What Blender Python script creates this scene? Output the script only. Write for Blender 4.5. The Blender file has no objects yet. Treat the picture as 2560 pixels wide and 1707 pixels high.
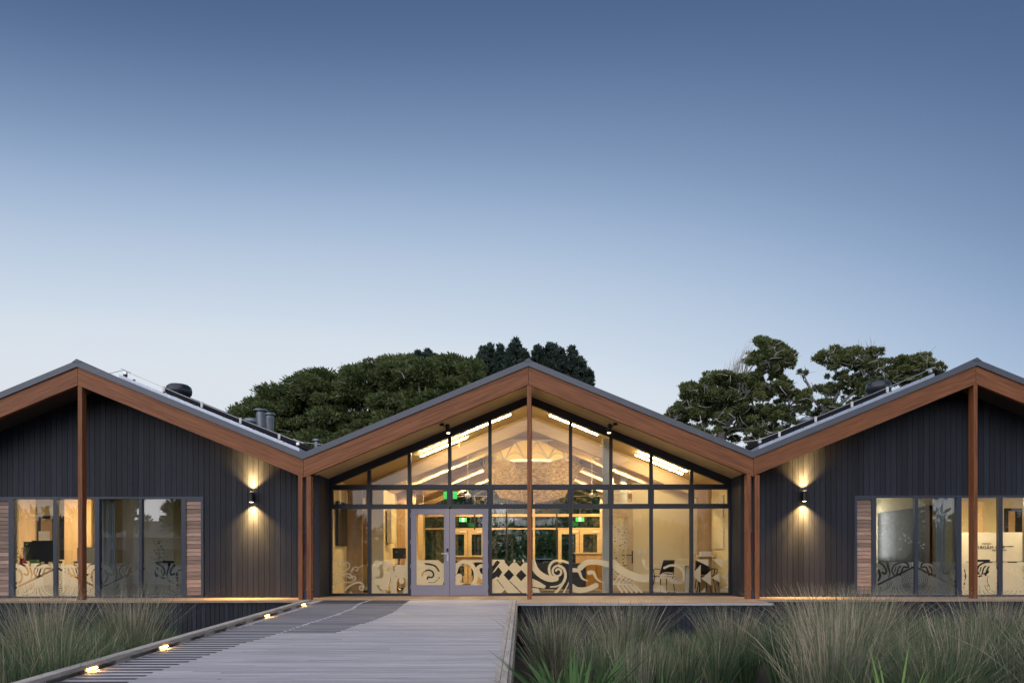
import bpy, math, random
import numpy as np
from mathutils import Vector, Matrix
random.seed(7); rng = np.random.default_rng(7)
R = math.radians
sc = bpy.context.scene
C = sc.collection
F = 1707.0; PX = 1340.0; PY = 1405.0; EYE = 0.806      # photograph's focal length / vanishing point, used only to take measurements
def at(px, py, D): return ((px-PX)*D/F, D, EYE-(py-PY)*D/F)
def xa(px, D): return (px-PX)*D/F
def za(py, D): return EYE-(py-PY)*D/F

# ------------------------------------------------------------------ camera
cam = bpy.data.objects.new('camera', bpy.data.cameras.new('camera')); C.objects.link(cam)
cam.location = (0, 0, EYE); cam.rotation_euler = (R(90), R(0.09), 0)
cam.data.lens = 24; cam.data.sensor_width = 36
cam.data.shift_x = (1280-PX)/2560; cam.data.shift_y = (PY-853.5)/2560
cam.data.clip_start = 0.1; cam.data.clip_end = 3000
sc.camera = cam
# ------------------------------------------------------------------ world: dusk sky
w = bpy.data.worlds.new('World'); sc.world = w; w.use_nodes = True
nt = w.node_tree; nt.nodes.clear(); N = nt.nodes.new; L = nt.links.new
out = N('ShaderNodeOutputWorld'); bg = N('ShaderNodeBackground'); L(bg.outputs[0], out.inputs[0])
bg.inputs[1].default_value = 1.0
tc = N('ShaderNodeTexCoord'); sep = N('ShaderNodeSeparateXYZ'); L(tc.outputs['Generated'], sep.inputs[0])
ramp = N('ShaderNodeValToRGB'); cr = ramp.color_ramp; cr.interpolation = 'B_SPLINE'
def srgb(r, g, b): return tuple(((c/255+.055)/1.055)**2.4 if c/255 > .04045 else c/255/12.92 for c in (r, g, b))+(1,)
stops = [(0.0, srgb(226, 229, 236)), (0.20, srgb(226, 232, 240)), (0.27, srgb(220, 230, 240)), (0.31, srgb(209, 222, 237)), (0.382, srgb(188, 206, 228)),
         (0.448, srgb(160, 183, 214)), (0.507, srgb(132, 157, 192)), (0.577, srgb(98, 123, 161)), (0.635, srgb(80, 103, 142)), (0.75, srgb(66, 89, 128)), (1.0, srgb(56, 78, 122))]
cr.elements[0].position = stops[0][0]; cr.elements[0].color = stops[0][1]
cr.elements[1].position = stops[-1][0]; cr.elements[1].color = stops[-1][1]
for p, c in stops[1:-1]:
    e = cr.elements.new(p); e.color = c
# the gradient leans: the sky is paler to the left, where the sun has gone down
def M(op, a, b=None):
    n = N('ShaderNodeMath'); n.operation = op
    for i, v in enumerate((a, b)):
        if v is None: continue
        if isinstance(v, (int, float)): n.inputs[i].default_value = v
        else: L(v, n.inputs[i])
    return n.outputs[0]
lean = M('MULTIPLY', sep.outputs[0], M('MAXIMUM', M('SUBTRACT', 0.30, M('MULTIPLY', sep.outputs[2], 0.5)), 0.0))
x2 = M('MULTIPLY', M('MULTIPLY', sep.outputs[0], sep.outputs[0]), 0.30)
elev = M('ADD', sep.outputs[2], M('MINIMUM', M('ADD', lean, x2), 0.2))
L(elev, ramp.inputs[0])
sky = N('ShaderNodeTexSky'); sky.sky_type = 'NISHITA'; sky.sun_disc = False
sky.sun_elevation = R(3); sky.sun_rotation = R(215); sky.air_density = 1.0; sky.dust_density = 0.5; sky.ozone_density = 2
skm = N('ShaderNodeMixRGB'); skm.blend_type = 'MULTIPLY'; skm.inputs[0].default_value = 1
L(sky.outputs[0], skm.inputs[1]); skm.inputs[2].default_value = (0.12, 0.12, 0.12, 1)
mix = N('ShaderNodeMixRGB'); mix.inputs[0].default_value = 0.06
L(ramp.outputs[0], mix.inputs[1]); L(skm.outputs[0], mix.inputs[2])
# afterglow behind the camera
back = M('MULTIPLY', sep.outputs[1], -1.0)
mr = N('ShaderNodeMapRange'); mr.interpolation_type = 'SMOOTHSTEP'
L(back, mr.inputs[0]); mr.inputs[1].default_value = -0.2; mr.inputs[2].default_value = 1.0
fz = M('SUBTRACT', 1.0, M('MULTIPLY', sep.outputs[2], 1.3)); fz = M('MAXIMUM', fz, 0.0)
gl = M('MULTIPLY', mr.outputs[0], fz)
glow = N('ShaderNodeMixRGB'); glow.blend_type = 'ADD'
L(gl, glow.inputs[0]); L(mix.outputs[0], glow.inputs[1]); glow.inputs[2].default_value = (0.22, 0.17, 0.17, 1)
L(glow.outputs[0], bg.inputs[0])
# the last daylight: very soft, from behind and to the left
sl = bpy.data.lights.new('sun', 'SUN'); sl.energy = 2.3; sl.angle = R(100); sl.color = (0.96, 0.93, 0.97)
so = bpy.data.objects.new('sun', sl); C.objects.link(so)
so.rotation_euler = Vector((0.45, 0.80, -1.0)).to_track_quat('-Z', 'Y').to_euler()
sc.view_settings.view_transform = 'Standard'; sc.view_settings.look = 'None'
sc.view_settings.exposure = 0.0; sc.view_settings.gamma = 1.0; sc.view_settings.use_curve_mapping = False
sc.cycles.use_denoising = True
try: sc.cycles.denoiser = 'OPENIMAGEDENOISE'
except Exception: pass
sc.cycles.max_bounces = 10; sc.cycles.diffuse_bounces = 4; sc.cycles.glossy_bounces = 4
sc.cycles.transparent_max_bounces = 24; sc.cycles.transmission_bounces = 6
sc.cycles.sample_clamp_indirect = 6.0; sc.cycles.caustics_reflective = False; sc.cycles.caustics_refractive = False

# ------------------------------------------------------------------ materials
def newmat(name):
    m = bpy.data.materials.new(name); m.use_nodes = True
    n = m.node_tree.nodes; return m, n, m.node_tree.links, n['Principled BSDF']
def plain(name, col, rough=.6, metal=0., var=.12, scale=6., bump=0., stretch=(1, 1, 1), rnd=.0, col2=None, emit=None, es=0, rot=(0, 0, 0), spec=.5):
    """base colour with noise grain (object coordinates), optional per-object variation and fine relief"""
    m, n, l, b = newmat(name)
    b.inputs['Roughness'].default_value = rough; b.inputs['Metallic'].default_value = metal
    b.inputs['Specular IOR Level'].default_value = spec
    t = n.new('ShaderNodeTexCoord'); mp = n.new('ShaderNodeMapping'); l.new(t.outputs['Object'], mp.inputs[0])
    mp.inputs['Rotation'].default_value = rot
    oi = n.new('ShaderNodeObjectInfo')
    mp2 = n.new('ShaderNodeMapping'); l.new(mp.outputs[0], mp2.inputs[0]); mp2.inputs['Scale'].default_value = stretch
    mu = n.new('ShaderNodeVectorMath'); mu.operation = 'SCALE'; mu.inputs[0].default_value = (37, 11, 23); l.new(oi.outputs['Random'], mu.inputs['Scale'])
    ad = n.new('ShaderNodeVectorMath'); ad.operation = 'ADD'; l.new(mp2.outputs[0], ad.inputs[0]); l.new(mu.outputs[0], ad.inputs[1])
    tx = n.new('ShaderNodeTexNoise'); tx.inputs['Scale'].default_value = scale; tx.inputs['Detail'].default_value = 6; tx.inputs['Roughness'].default_value = .65
    l.new(ad.outputs[0], tx.inputs['Vector'])
    if col2 is None: c1 = tuple(c*(1-var) for c in col); c2 = tuple(min(1, c*(1+var)) for c in col)
    else: c1, c2 = col, col2
    r = n.new('ShaderNodeValToRGB'); r.color_ramp.elements[0].position = .3; r.color_ramp.elements[1].position = .7
    r.color_ramp.elements[0].color = (*c1, 1); r.color_ramp.elements[1].color = (*c2, 1)
    l.new(tx.outputs['Fac'], r.inputs[0]); last = r.outputs[0]
    if rnd:
        ma = n.new('ShaderNodeMapRange'); l.new(oi.outputs['Random'], ma.inputs[0]); ma.inputs[3].default_value = 1-rnd; ma.inputs[4].default_value = 1+rnd
        hs = n.new('ShaderNodeHueSaturation'); l.new(last, hs.inputs['Color']); l.new(ma.outputs[0], hs.inputs['Value']); last = hs.outputs[0]
    l.new(last, b.inputs['Base Color'])
    if bump:
        bp = n.new('ShaderNodeBump'); bp.inputs['Strength'].default_value = bump; bp.inputs['Distance'].default_value = .01
        l.new(tx.outputs['Fac'], bp.inputs['Height']); l.new(bp.outputs[0], b.inputs['Normal'])
    if emit:
        b.inputs['Emission Color'].default_value = (*emit, 1); b.inputs['Emission Strength'].default_value = es
    return m
MT = {}
MT['clad'] = plain('dark_stained_timber', (.021, .024, .034), .6, scale=5, stretch=(14, 14, .5), var=.36, rnd=.32, bump=.3, spec=.35)
MT['cladback'] = plain('black_backing', (.012, .012, .015), .9)
MT['cedar_l'] = plain('cedar_l', (.125, .042, .015), .5, scale=4, stretch=(.35, 7, 12), rot=(0, R(22.35), 0), col2=(.37, .142, .058), rnd=.07, bump=.2, spec=.3)
MT['cedar_r'] = plain('cedar_r', (.125, .042, .015), .5, scale=4, stretch=(.35, 7, 12), rot=(0, R(-22.35), 0), col2=(.37, .142, .058), rnd=.07, bump=.2, spec=.3)
MT['cedar_v'] = plain('cedar_post', (.13, .044, .017), .5, scale=4, stretch=(12, 12, .4), col2=(.36, .138, .058), rnd=.08, bump=.2, spec=.3)
MT['cap'] = plain('zinc_capping', (.105, .115, .135), .45, metal=.3, scale=3, var=.08)
MT['roof'] = plain('roof_metal', (.11, .12, .14), .5, metal=.3)
MT['soffit'] = plain('ply_soffit', (.66, .54, .33), .38, scale=4, stretch=(.5, 7, .5), var=.12, rnd=.07)
MT['dsoffit'] = plain('dark_soffit', (.055, .052, .056), .6, scale=4, var=.12, rnd=.1)
MT['alu'] = plain('navy_aluminium', (.018, .022, .034), .38, metal=.0, scale=2, var=.05)
MT['alub'] = plain('slate_aluminium', (.040, .052, .078), .40, scale=2, var=.05)
MT['door'] = plain('mauve_grey_paint', (.27, .26, .32), .42, scale=2, var=.03)
MT['steel'] = plain('brushed_steel', (.55, .55, .56), .3, metal=1, var=.05)
MT['black'] = plain('black_plastic', (.010, .010, .012), .4, var=.1)
MT['deck'] = plain('deck_timber', (.30, .21, .14), .6, scale=5, stretch=(.6, 9, 9), col2=(.42, .31, .22), rnd=.14, bump=.2)
MT['ramp'] = plain('weathered_timber', (.25, .24, .248), .7, scale=5, stretch=(.28, 14, 14), col2=(.60, .585, .605), rnd=.14, bump=.3)
MT['kerb'] = plain('weathered_kerb', (.32, .28, .24), .7, scale=5, stretch=(8, .8, 8), col2=(.52, .48, .43), rnd=.12, bump=.3)
MT['grip'] = plain('grip_strip', (.035, .038, .048), .7, scale=30, var=.3)
MT['slat'] = plain('cedar_slat', (.25, .150, .105), .6, scale=5, stretch=(.8, 9, 9), col2=(.43, .29, .21), rnd=.42, bump=.15)
MT['cream'] = plain('cream_wall', (.80, .68, .42), .6, scale=1.5, var=.03)
MT['white'] = plain('white_panel', (.75, .72, .66), .5, scale=2, var=.02)
MT['ceil'] = plain('pale_ply_ceiling', (.60, .46, .26), .45, scale=2, stretch=(.5, 5, .5), var=.08)
MT['glulam'] = plain('glulam', (.56, .40, .22), .45, scale=3, stretch=(.4, 5, 5), var=.12)
MT['ply'] = plain('plywood', (.42, .27, .13), .42, scale=1.6, stretch=(2.2, 2.2, .55), col2=(.60, .42, .24), rnd=.1)
MT['oak'] = plain('pale_oak', (.60, .45, .26), .5, scale=4, stretch=(1, 1, 4), var=.12)
MT['carpet'] = plain('grey_carpet', (.16, .14, .12), .9, scale=60, var=.3)
MT['charcoal'] = plain('charcoal_fabric', (.050, .052, .058), .9, scale=80, var=.2)
MT['mustard'] = plain('mustard_fabric', (.55, .25, .030), .8, scale=80, var=.12)
MT['soil'] = plain('dark_mulch', (.010, .009, .008), .95, scale=25, col2=(.045, .040, .036), bump=1)
MT['asphalt'] = plain('asphalt', (.045, .045, .048), .85, scale=60, var=.3)
MT['galv'] = plain('galvanised_flue', (.20, .22, .24), .38, metal=.6, scale=5, var=.1)
MT['darkmetal'] = plain('dark_cowl', (.045, .05, .06), .3, metal=.5)
MT['silver'] = plain('bright_roof_flashing', (.42, .46, .54), .35, metal=.6, scale=3, stretch=(4, 1, 1), var=.12)
MT['pv'] = plain('solar_glass', (.006, .007, .010), .5, spec=.2, var=.1)
MT['wine'] = plain('dark_red_paint', (.055, .012, .022), .5)
MT['plast'] = plain('white_plastic', (.75, .73, .68), .4, var=.02)
MT['curtain'] = plain('pale_curtain', (.60, .62, .62), .8, scale=4, stretch=(6, 6, .2), var=.08)
MT['bark'] = plain('grey_bark', (.34, .32, .30), .85, scale=6, stretch=(3, 3, .6), var=.3)
MT['twig'] = plain('pale_dead_twig', (.50, .48, .45), .85, var=.2)
MT['carpaint'] = plain('silver_blue_paint', (.20, .26, .34), .25, metal=.5, var=.02)
MT['red'] = plain('red_folder', (.40, .03, .04), .5)
MT['hwall'] = plain('weatherboard', (.55, .56, .58), .7, scale=2, var=.06)

def emat(name, col, s):
    m, n, l, b = newmat(name); b.inputs['Base Color'].default_value = (*col, 1)
    b.inputs['Emission Color'].default_value = (*col, 1); b.inputs['Emission Strength'].default_value = s
    return m
WARM = (1.0, .76, .42)
MT['tube'] = emat('led_diffuser', (1.0, .75, .38), 125)
MT['tube_fill'] = emat('led_fill_added', (1.0, .72, .34), 1050)  # strong glow of the extra tubes added out of sight
MT['panel'] = emat('office_light', (1.0, .77, .43), 78)
MT['dim'] = emat('dim_fill_glow', (1.0, .94, .86), 38)  # added glow for the dim rooms: unseen ceiling fills and the slit strip
MT['bulb'] = emat('lamp_lens', (1.0, .78, .42), 14)
MT['pbulb'] = emat('pendant_lamp', (1.0, .78, .42), 800)
MT['kerbled'] = emat('kerb_led', (1.0, .52, .11), 120)
MT['exit'] = emat('exit_green', (.06, .62, .13), .8)
MT['exitw'] = emat('exit_white', (.8, 1., .85), 1.2)

def glassmat(name, tint, base=.06, k=1.0):
    m, n, l, b = newmat(name); n.remove(b)
    tr = n.new('ShaderNodeBsdfTransparent'); tr.inputs[0].default_value = (*tint, 1)
    g = n.new('ShaderNodeBsdfGlossy'); g.inputs['Roughness'].default_value = 0.0
    fr = n.new('ShaderNodeFresnel'); fr.inputs[0].default_value = 1.5
    # slightly wavy panes
    t = n.new('ShaderNodeTexCoord'); tx = n.new('ShaderNodeTexNoise'); tx.inputs['Scale'].default_value = 1.3; tx.inputs['Detail'].default_value = 1
    l.new(t.outputs['Object'], tx.inputs['Vector'])
    bp = n.new('ShaderNodeBump'); bp.inputs['Strength'].default_value = .12; bp.inputs['Distance'].default_value = .01
    l.new(tx.outputs['Fac'], bp.inputs['Height']); l.new(bp.outputs[0], g.inputs['Normal'])
    ma = n.new('ShaderNodeMath'); ma.operation = 'MULTIPLY_ADD'; ma.inputs[1].default_value = k; ma.inputs[2].default_value = base
    l.new(fr.outputs[0], ma.inputs[0])
    mx = n.new('ShaderNodeMixShader'); l.new(ma.outputs[0], mx.inputs[0]); l.new(tr.outputs[0], mx.inputs[1]); l.new(g.outputs[0], mx.inputs[2])
    l.new(mx.outputs[0], n['Material Output'].inputs[0])
    return m
MT['glass'] = glassmat('window_glass', (.98, .985, .98), .015, .45)
MT['glassd'] = glassmat('tinted_window_glass', (.84, .88, .90), .10, .8)
def filmmat():
    m, n, l, b = newmat('frosted_film'); n.remove(b)
    df = n.new('ShaderNodeBsdfDiffuse'); df.inputs[0].default_value = (.80, .78, .70, 1)
    tl = n.new('ShaderNodeBsdfTranslucent'); tl.inputs[0].default_value = (.88, .86, .80, 1)
    tr = n.new('ShaderNodeBsdfTransparent'); tr.inputs[0].default_value = (.9, .9, .86, 1)
    a = n.new('ShaderNodeMixShader'); a.inputs[0].default_value = .5; l.new(df.outputs[0], a.inputs[1]); l.new(tl.outputs[0], a.inputs[2])
    c = n.new('ShaderNodeMixShader'); c.inputs[0].default_value = .16; l.new(a.outputs[0], c.inputs[1]); l.new(tr.outputs[0], c.inputs[2])
    l.new(c.outputs[0], n['Material Output'].inputs[0]); return m
MT['film'] = filmmat()
def weavemat():
    m, n, l, b = newmat('woven_panel'); n.remove(b)
    t = n.new('ShaderNodeTexCoord')
    mp = n.new('ShaderNodeMapping'); mp.inputs['Scale'].default_value = (2.6, 2.6, 16); l.new(t.outputs['Object'], mp.inputs[0])
    tx = n.new('ShaderNodeTexNoise'); tx.inputs['Scale'].default_value = 2.6; tx.inputs['Detail'].default_value = 4; l.new(mp.outputs[0], tx.inputs['Vector'])
    r = n.new('ShaderNodeValToRGB'); r.color_ramp.elements[0].position = .42; r.color_ramp.elements[1].position = .62
    r.color_ramp.elements[0].color = (.19, .145, .085, 1); r.color_ramp.elements[1].color = (.50, .40, .235, 1)
    l.new(tx.outputs['Fac'], r.inputs[0])
    df = n.new('ShaderNodeBsdfDiffuse'); tl = n.new('ShaderNodeBsdfTranslucent'); l.new(r.outputs[0], df.inputs[0]); l.new(r.outputs[0], tl.inputs[0])
    a = n.new('ShaderNodeMixShader'); a.inputs[0].default_value = .55; l.new(df.outputs[0], a.inputs[1]); l.new(tl.outputs[0], a.inputs[2])
    l.new(a.outputs[0], n['Material Output'].inputs[0]); return m
MT['weave'] = weavemat()
def shademat():
    m, n, l, b = newmat('cream_lamp_shade'); n.remove(b)
    df = n.new('ShaderNodeBsdfDiffuse'); tl = n.new('ShaderNodeBsdfTranslucent')
    df.inputs[0].default_value = (.85, .76, .55, 1); tl.inputs[0].default_value = (.92, .82, .58, 1)
    a = n.new('ShaderNodeMixShader'); a.inputs[0].default_value = .6; l.new(df.outputs[0], a.inputs[1]); l.new(tl.outputs[0], a.inputs[2])
    l.new(a.outputs[0], n['Material Output'].inputs[0]); return m
MT['shade'] = shademat()
def leafmat(name, ca, cb, cc=None, scale=.5, trans=.25, tip=0):
    """foliage: colour by leaf island and by broad patches"""
    m, n, l, b = newmat(name); n.remove(b)
    g = n.new('ShaderNodeNewGeometry'); r = n.new('ShaderNodeValToRGB')
    el = r.color_ramp.elements; el[0].position = .0; el[0].color = (*ca, 1); el[1].position = .85 if cc else 1; el[1].color = (*cb, 1)
    if cc: e = el.new(1.0); e.color = (*cc, 1)
    t = n.new('ShaderNodeTexCoord'); tx = n.new('ShaderNodeTexNoise'); tx.inputs['Scale'].default_value = scale; l.new(t.outputs['Object'], tx.inputs['Vector'])
    a = n.new('ShaderNodeMath'); a.operation = 'MULTIPLY_ADD'; l.new(tx.outputs['Fac'], a.inputs[0]); a.inputs[1].default_value = 1.4; a.inputs[2].default_value = -.7
    s = n.new('ShaderNodeMath'); s.operation = 'ADD'; l.new(g.outputs['Random Per Island'], s.inputs[0]); l.new(a.outputs[0], s.inputs[1]); last = s.outputs[0]
    if tip:
        sp = n.new('ShaderNodeSeparateXYZ'); l.new(t.outputs['Object'], sp.inputs[0])
        mr_ = n.new('ShaderNodeMapRange'); l.new(sp.outputs[2], mr_.inputs[0]); mr_.inputs[1].default_value = -.75; mr_.inputs[2].default_value = .35; mr_.inputs[3].default_value = -tip*.6; mr_.inputs[4].default_value = tip
        a2 = n.new('ShaderNodeMath'); a2.operation = 'ADD'; l.new(last, a2.inputs[0]); l.new(mr_.outputs[0], a2.inputs[1]); last = a2.outputs[0]
    l.new(last, r.inputs[0])
    df = n.new('ShaderNodeBsdfDiffuse'); tl = n.new('ShaderNodeBsdfTranslucent'); l.new(r.outputs[0], df.inputs[0]); l.new(r.outputs[0], tl.inputs[0])
    mx = n.new('ShaderNodeMixShader'); mx.inputs[0].default_value = trans; l.new(df.outputs[0], mx.inputs[1]); l.new(tl.outputs[0], mx.inputs[2])
    l.new(mx.outputs[0], n['Material Output'].inputs[0]); return m
MT['cyp'] = leafmat('cypress_leaf', (.045, .080, .030), (.21, .24, .10), scale=.6)
MT['cyp2'] = leafmat('pine_leaf_right', (.065, .098, .036), (.24, .26, .11), scale=.6)
MT['pine'] = leafmat('dark_pine_needles', (.034, .056, .048), (.105, .145, .115), scale=.5)
MT['bank'] = leafmat('bank_leaf', (.05, .10, .045), (.13, .20, .09), scale=.5)
MT['rush'] = leafmat('rush_blades', (.075, .115, .065), (.31, .31, .21), (.60, .50, .36), scale=1.1, trans=.25, tip=.35)
MT['rushg'] = leafmat('green_rush_blades', (.050, .095, .045), (.21, .26, .15), (.46, .41, .27), scale=1.3, trans=.25, tip=.3)
MT['flax'] = leafmat('flax_leaf', (.045, .10, .035), (.14, .24, .09), scale=1.5, trans=.2)
MT['flaxb'] = leafmat('bright_flax_leaf', (.13, .23, .06), (.29, .42, .14), scale=1.5, trans=.3)

# ------------------------------------------------------------------ helpers
class MB:
    def __init__(s): s.v = []; s.f = []
    def add(s, vs, fs):
        o = len(s.v); s.v += [tuple(v) for v in vs]; s.f += [tuple(i+o for i in f) for f in fs]; return s
    def box(s, x0, x1, y0, y1, z0, z1):
        return s.add([(x0, y0, z0), (x1, y0, z0), (x1, y1, z0), (x0, y1, z0), (x0, y0, z1), (x1, y0, z1), (x1, y1, z1), (x0, y1, z1)],
                     [(0, 3, 2, 1), (4, 5, 6, 7), (0, 1, 5, 4), (1, 2, 6, 5), (2, 3, 7, 6), (3, 0, 4, 7)])
    def bbox(s, x0, x1, y0, y1, z0, z1, b=.01):
        """box with chamfered vertical-ish edges (octagonal in x-z)"""
        return s.prism([(x0+b, z0), (x1-b, z0), (x1, z0+b), (x1, z1-b), (x1-b, z1), (x0+b, z1), (x0, z1-b), (x0, z0+b)], y0, y1)
    def prism(s, pts, y0, y1):
        """polygon in x-z (counter-clockwise seen from the camera), extruded in y"""
        n = len(pts)
        vs = [(x, y0, z) for x, z in pts]+[(x, y1, z) for x, z in pts]
        fs = [tuple(range(n)), tuple(range(2*n-1, n-1, -1))]
        for i in range(n):
            j = (i+1) % n; fs.append((i, i+n, j+n, j))
        return s.add(vs, fs)
    def prismxy(s, pts, z0, z1):
        n = len(pts)
        vs = [(x, y, z1) for x, y in pts]+[(x, y, z0) for x, y in pts]
        fs = [tuple(range(n)), tuple(range(2*n-1, n-1, -1))]
        for i in range(n):
            j = (i+1) % n; fs.append((i, i+n, j+n, j))
        return s.add(vs, fs)
    def tube(s, pts, r, n=8, caps=True):
        pts = [Vector(p) for p in pts]; rs = r if isinstance(r, (list, tuple)) else [r]*len(pts)
        o = len(s.v); up = None
        for i, p in enumerate(pts):
            d = (pts[min(i+1, len(pts)-1)]-pts[max(i-1, 0)])
            d = d.normalized() if d.length > 1e-9 else Vector((0, 0, 1))
            if up is None: up = Vector((0, 0, 1)) if abs(d.z) < .9 else Vector((1, 0, 0))
            a = d.cross(up); a = a.normalized() if a.length > 1e-6 else Vector((1, 0, 0)); b = d.cross(a).normalized(); up = -b if False else up
            for k in range(n):
                t = 2*math.pi*k/n; q = p+a*math.cos(t)*rs[i]+b*math.sin(t)*rs[i]; s.v.append(tuple(q))
        for i in range(len(pts)-1):
            for k in range(n):
                k2 = (k+1) % n; s.f.append((o+i*n+k, o+i*n+k2, o+(i+1)*n+k2, o+(i+1)*n+k))
        if caps: s.f.append(tuple(o+k for k in range(n))[::-1]); e = o+(len(pts)-1)*n; s.f.append(tuple(e+k for k in range(n)))
        return s
    def lathe(s, cx, cy, prof, n=24):
        """prof: (radius, z) upwards"""
        o = len(s.v)
        for r, z in prof:
            for k in range(n):
                t = 2*math.pi*k/n; s.v.append((cx+r*math.cos(t), cy+r*math.sin(t), z))
        for i in range(len(prof)-1):
            for k in range(n):
                k2 = (k+1) % n; s.f.append((o+i*n+k, o+i*n+k2, o+(i+1)*n+k2, o+(i+1)*n+k))
        s.f.append(tuple(o+k for k in range(n))[::-1]); e = o+(len(prof)-1)*n; s.f.append(tuple(e+k for k in range(n)))
        return s
def wl(o):
    v = Vector((0, 0, 0))
    while o is not None: v += o.location; o = o.parent
    return v
def mesh_from(name, v, f):
    me = bpy.data.meshes.new(name); me.from_pydata(v, [], f); me.update(); return me
def obj(name, mb, mat, parent=None, smooth=False, bevel=0, label=None):
    """one mesh object; its vertices are given in world coordinates"""
    me = mesh_from(name, mb.v, mb.f) if isinstance(mb, MB) else mb
    if not me.materials: me.materials.append(MT[mat] if isinstance(mat, str) else mat)
    o = bpy.data.objects.new(name, me); C.objects.link(o)
    if parent is not None: o.parent = parent; o.location = -wl(parent)
    if smooth:
        for p in me.polygons: p.use_smooth = True
        try: me.set_sharp_from_angle(angle=R(40))
        except Exception: pass
    if bevel:
        b = o.modifiers.new('bevel', 'BEVEL'); b.width = bevel; b.segments = 2; b.limit_method = 'ANGLE'
    if label: o['label'] = label
    return o
def npmesh(name, V, Fc, k):
    """fast mesh from numpy arrays; faces of k corners each"""
    me = bpy.data.meshes.new(name); V = np.asarray(V, dtype=np.float32); Fc = np.asarray(Fc, dtype=np.int32)
    me.vertices.add(len(V)); me.vertices.foreach_set('co', V.ravel())
    me.loops.add(Fc.size); me.loops.foreach_set('vertex_index', Fc.ravel())
    me.polygons.add(len(Fc)); me.polygons.foreach_set('loop_start', np.arange(0, Fc.size, k, dtype=np.int32))
    me.update(calc_edges=True); return me
def tag(o, label, cat, group=None, kind=None):
    if label: o['label'] = label
    if cat: o['category'] = cat
    if group: o['group'] = group
    if kind: o['kind'] = kind
    return o
def thing(name, label, cat, loc=(0, 0, 0), group=None):
    o = bpy.data.objects.new(name, None); C.objects.link(o); o.location = loc; o.empty_display_size = .2
    return tag(o, label, cat, group)
def struct(name, mb, mat, label=None, parent=None):
    o = obj(name, mb, mat, parent); o['kind'] = 'structure'
    if label: o['label'] = label
    return o
def copy_tree(o, parent=None):
    c = o.copy(); C.objects.link(c); c.parent = parent
    for ch in [x for x in o.children]: copy_tree(ch, c)
    return c

# ------------------------------------------------------------------ main dimensions
DG, DW, DP = 16.57, 15.80, 14.87        # depth of the hall glazing, of the wing walls, of the fascia and posts
SL = .411                                # roof slope
AX = {'l': -9.975, 'c': -.16, 'r': 9.59}
VL = [-14.88, -5.065, 4.743, 14.44]
WT, WB = 5.079, 4.677                    # fascia top and underside at the apex
def zc(x, ax, top): return top-SL*abs(x-ax)

# ground
struct('ground', MB().add([(-900, -300, -.86), (900, -300, -.86), (900, 1500, -.86), (-900, 1500, -.86)], [(0, 1, 2, 3)]), 'soil', 'dark ground')
yard = struct('rear_yard', MB().box(-30, 30, 27.5, 60, -.84, -.3), 'asphalt', 'paved yard behind the hall')

# ------------------------------------------------------------------ buildings
bl = thing('gabled_wing', 'left dark timber wing with cedar gable beam and a lit office window', 'building', (AX['l'], DW, 0), 'three gables of the building')
bc = thing('gabled_hall', 'central glazed entrance hall lit warm under a cedar gable beam', 'building', (AX['c'], DG, 0), 'three gables of the building')
br = thing('gabled_wing', 'right dark timber wing with cedar gable beam behind tall rushes', 'building', (AX['r'], DW, 0), 'three gables of the building')
DB = 26.2
for key, b, (xl, xr) in (('l', bl, VL[0:2]), ('c', bc, VL[1:3]), ('r', br, VL[2:4])):
    ax = AX[key]
    for side, xe, mname in ((-1, xl, 'cedar_l'), (1, xr, 'cedar_r')):
        e0, e1 = ax+side*.004, xe-side*.004
        pts = [(e0, zc(e0, ax, WT)), (e1, zc(e1, ax, WT)), (e1, zc(e1, ax, WB)), (e0, zc(e0, ax, WB))]
        if side > 0: pts = pts[::-1]
        obj('fascia_beam', MB().prism(pts, DP, DP+.10), mname, b)
        # capping: a folded metal edge proud of the fascia
        e0, e1 = ax, xe
        pts = [(e0, zc(e0, ax, WT-.008)), (e1, zc(e1, ax, WT-.008)), (e1, zc(e1, ax, WT+.128)), (e0, zc(e0, ax, WT+.128))]
        if side < 0: pts = pts[::-1]
        obj('roof_capping', MB().prism(pts, DP-.035, DP-.003), 'cap', b)
        pts = [(e0, zc(e0, ax, WT+.105)), (e1, zc(e1, ax, WT+.105)), (e1, zc(e1, ax, WT+.121)), (e0, zc(e0, ax, WT+.121))]
        if side < 0: pts = pts[::-1]
        obj('roof_sheet', MB().prism(pts, DP, DB), 'roof', b)
        pts = [(e0, zc(e0, ax, 4.90)), (e1, zc(e1, ax, 4.90)), (e1, zc(e1, ax, WT+.10)), (e0, zc(e0, ax, WT+.10))]
        if side < 0: pts = pts[::-1]
        obj('roof_core', MB().prism(pts, DP+.105, DB), 'cladback', b)
        # soffit boards
        y0, y1 = DP+.105, (DG-.0 if key == 'c' else DW+.0)
        n = 9 if key == 'c' else 5; p = (y1-y0)/n
        jn = [.0, .37, .71, 1.0] if key == 'c' else [0, 1]
        for i in range(n):
            cut = sorted([0, 1]+([random.uniform(.2, .8)] if key == 'c' and i % 2 else []))
            for a, c in zip(cut[:-1], cut[1:]):
                q0 = ax+(xe-ax)*a+side*.003; q1 = ax+(xe-ax)*c-side*.003
                pts = [(q0, zc(q0, ax, 4.835)), (q1, zc(q1, ax, 4.835)), (q1, zc(q1, ax, 4.895)), (q0, zc(q0, ax, 4.895))]
                if side < 0: pts = pts[::-1]
                obj('soffit_board', MB().prism(pts, y0+i*p+.002, y0+(i+1)*p-.002), 'soffit' if key == 'c' else 'dsoffit', b)
    # little ridge cap
    obj('ridge_cap', MB().prism([(ax-.10, WT+.128-SL*.10), (ax+.10, WT+.128-SL*.10), (ax, WT+.160)], DP-.045, DB), 'cap', b)
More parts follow.
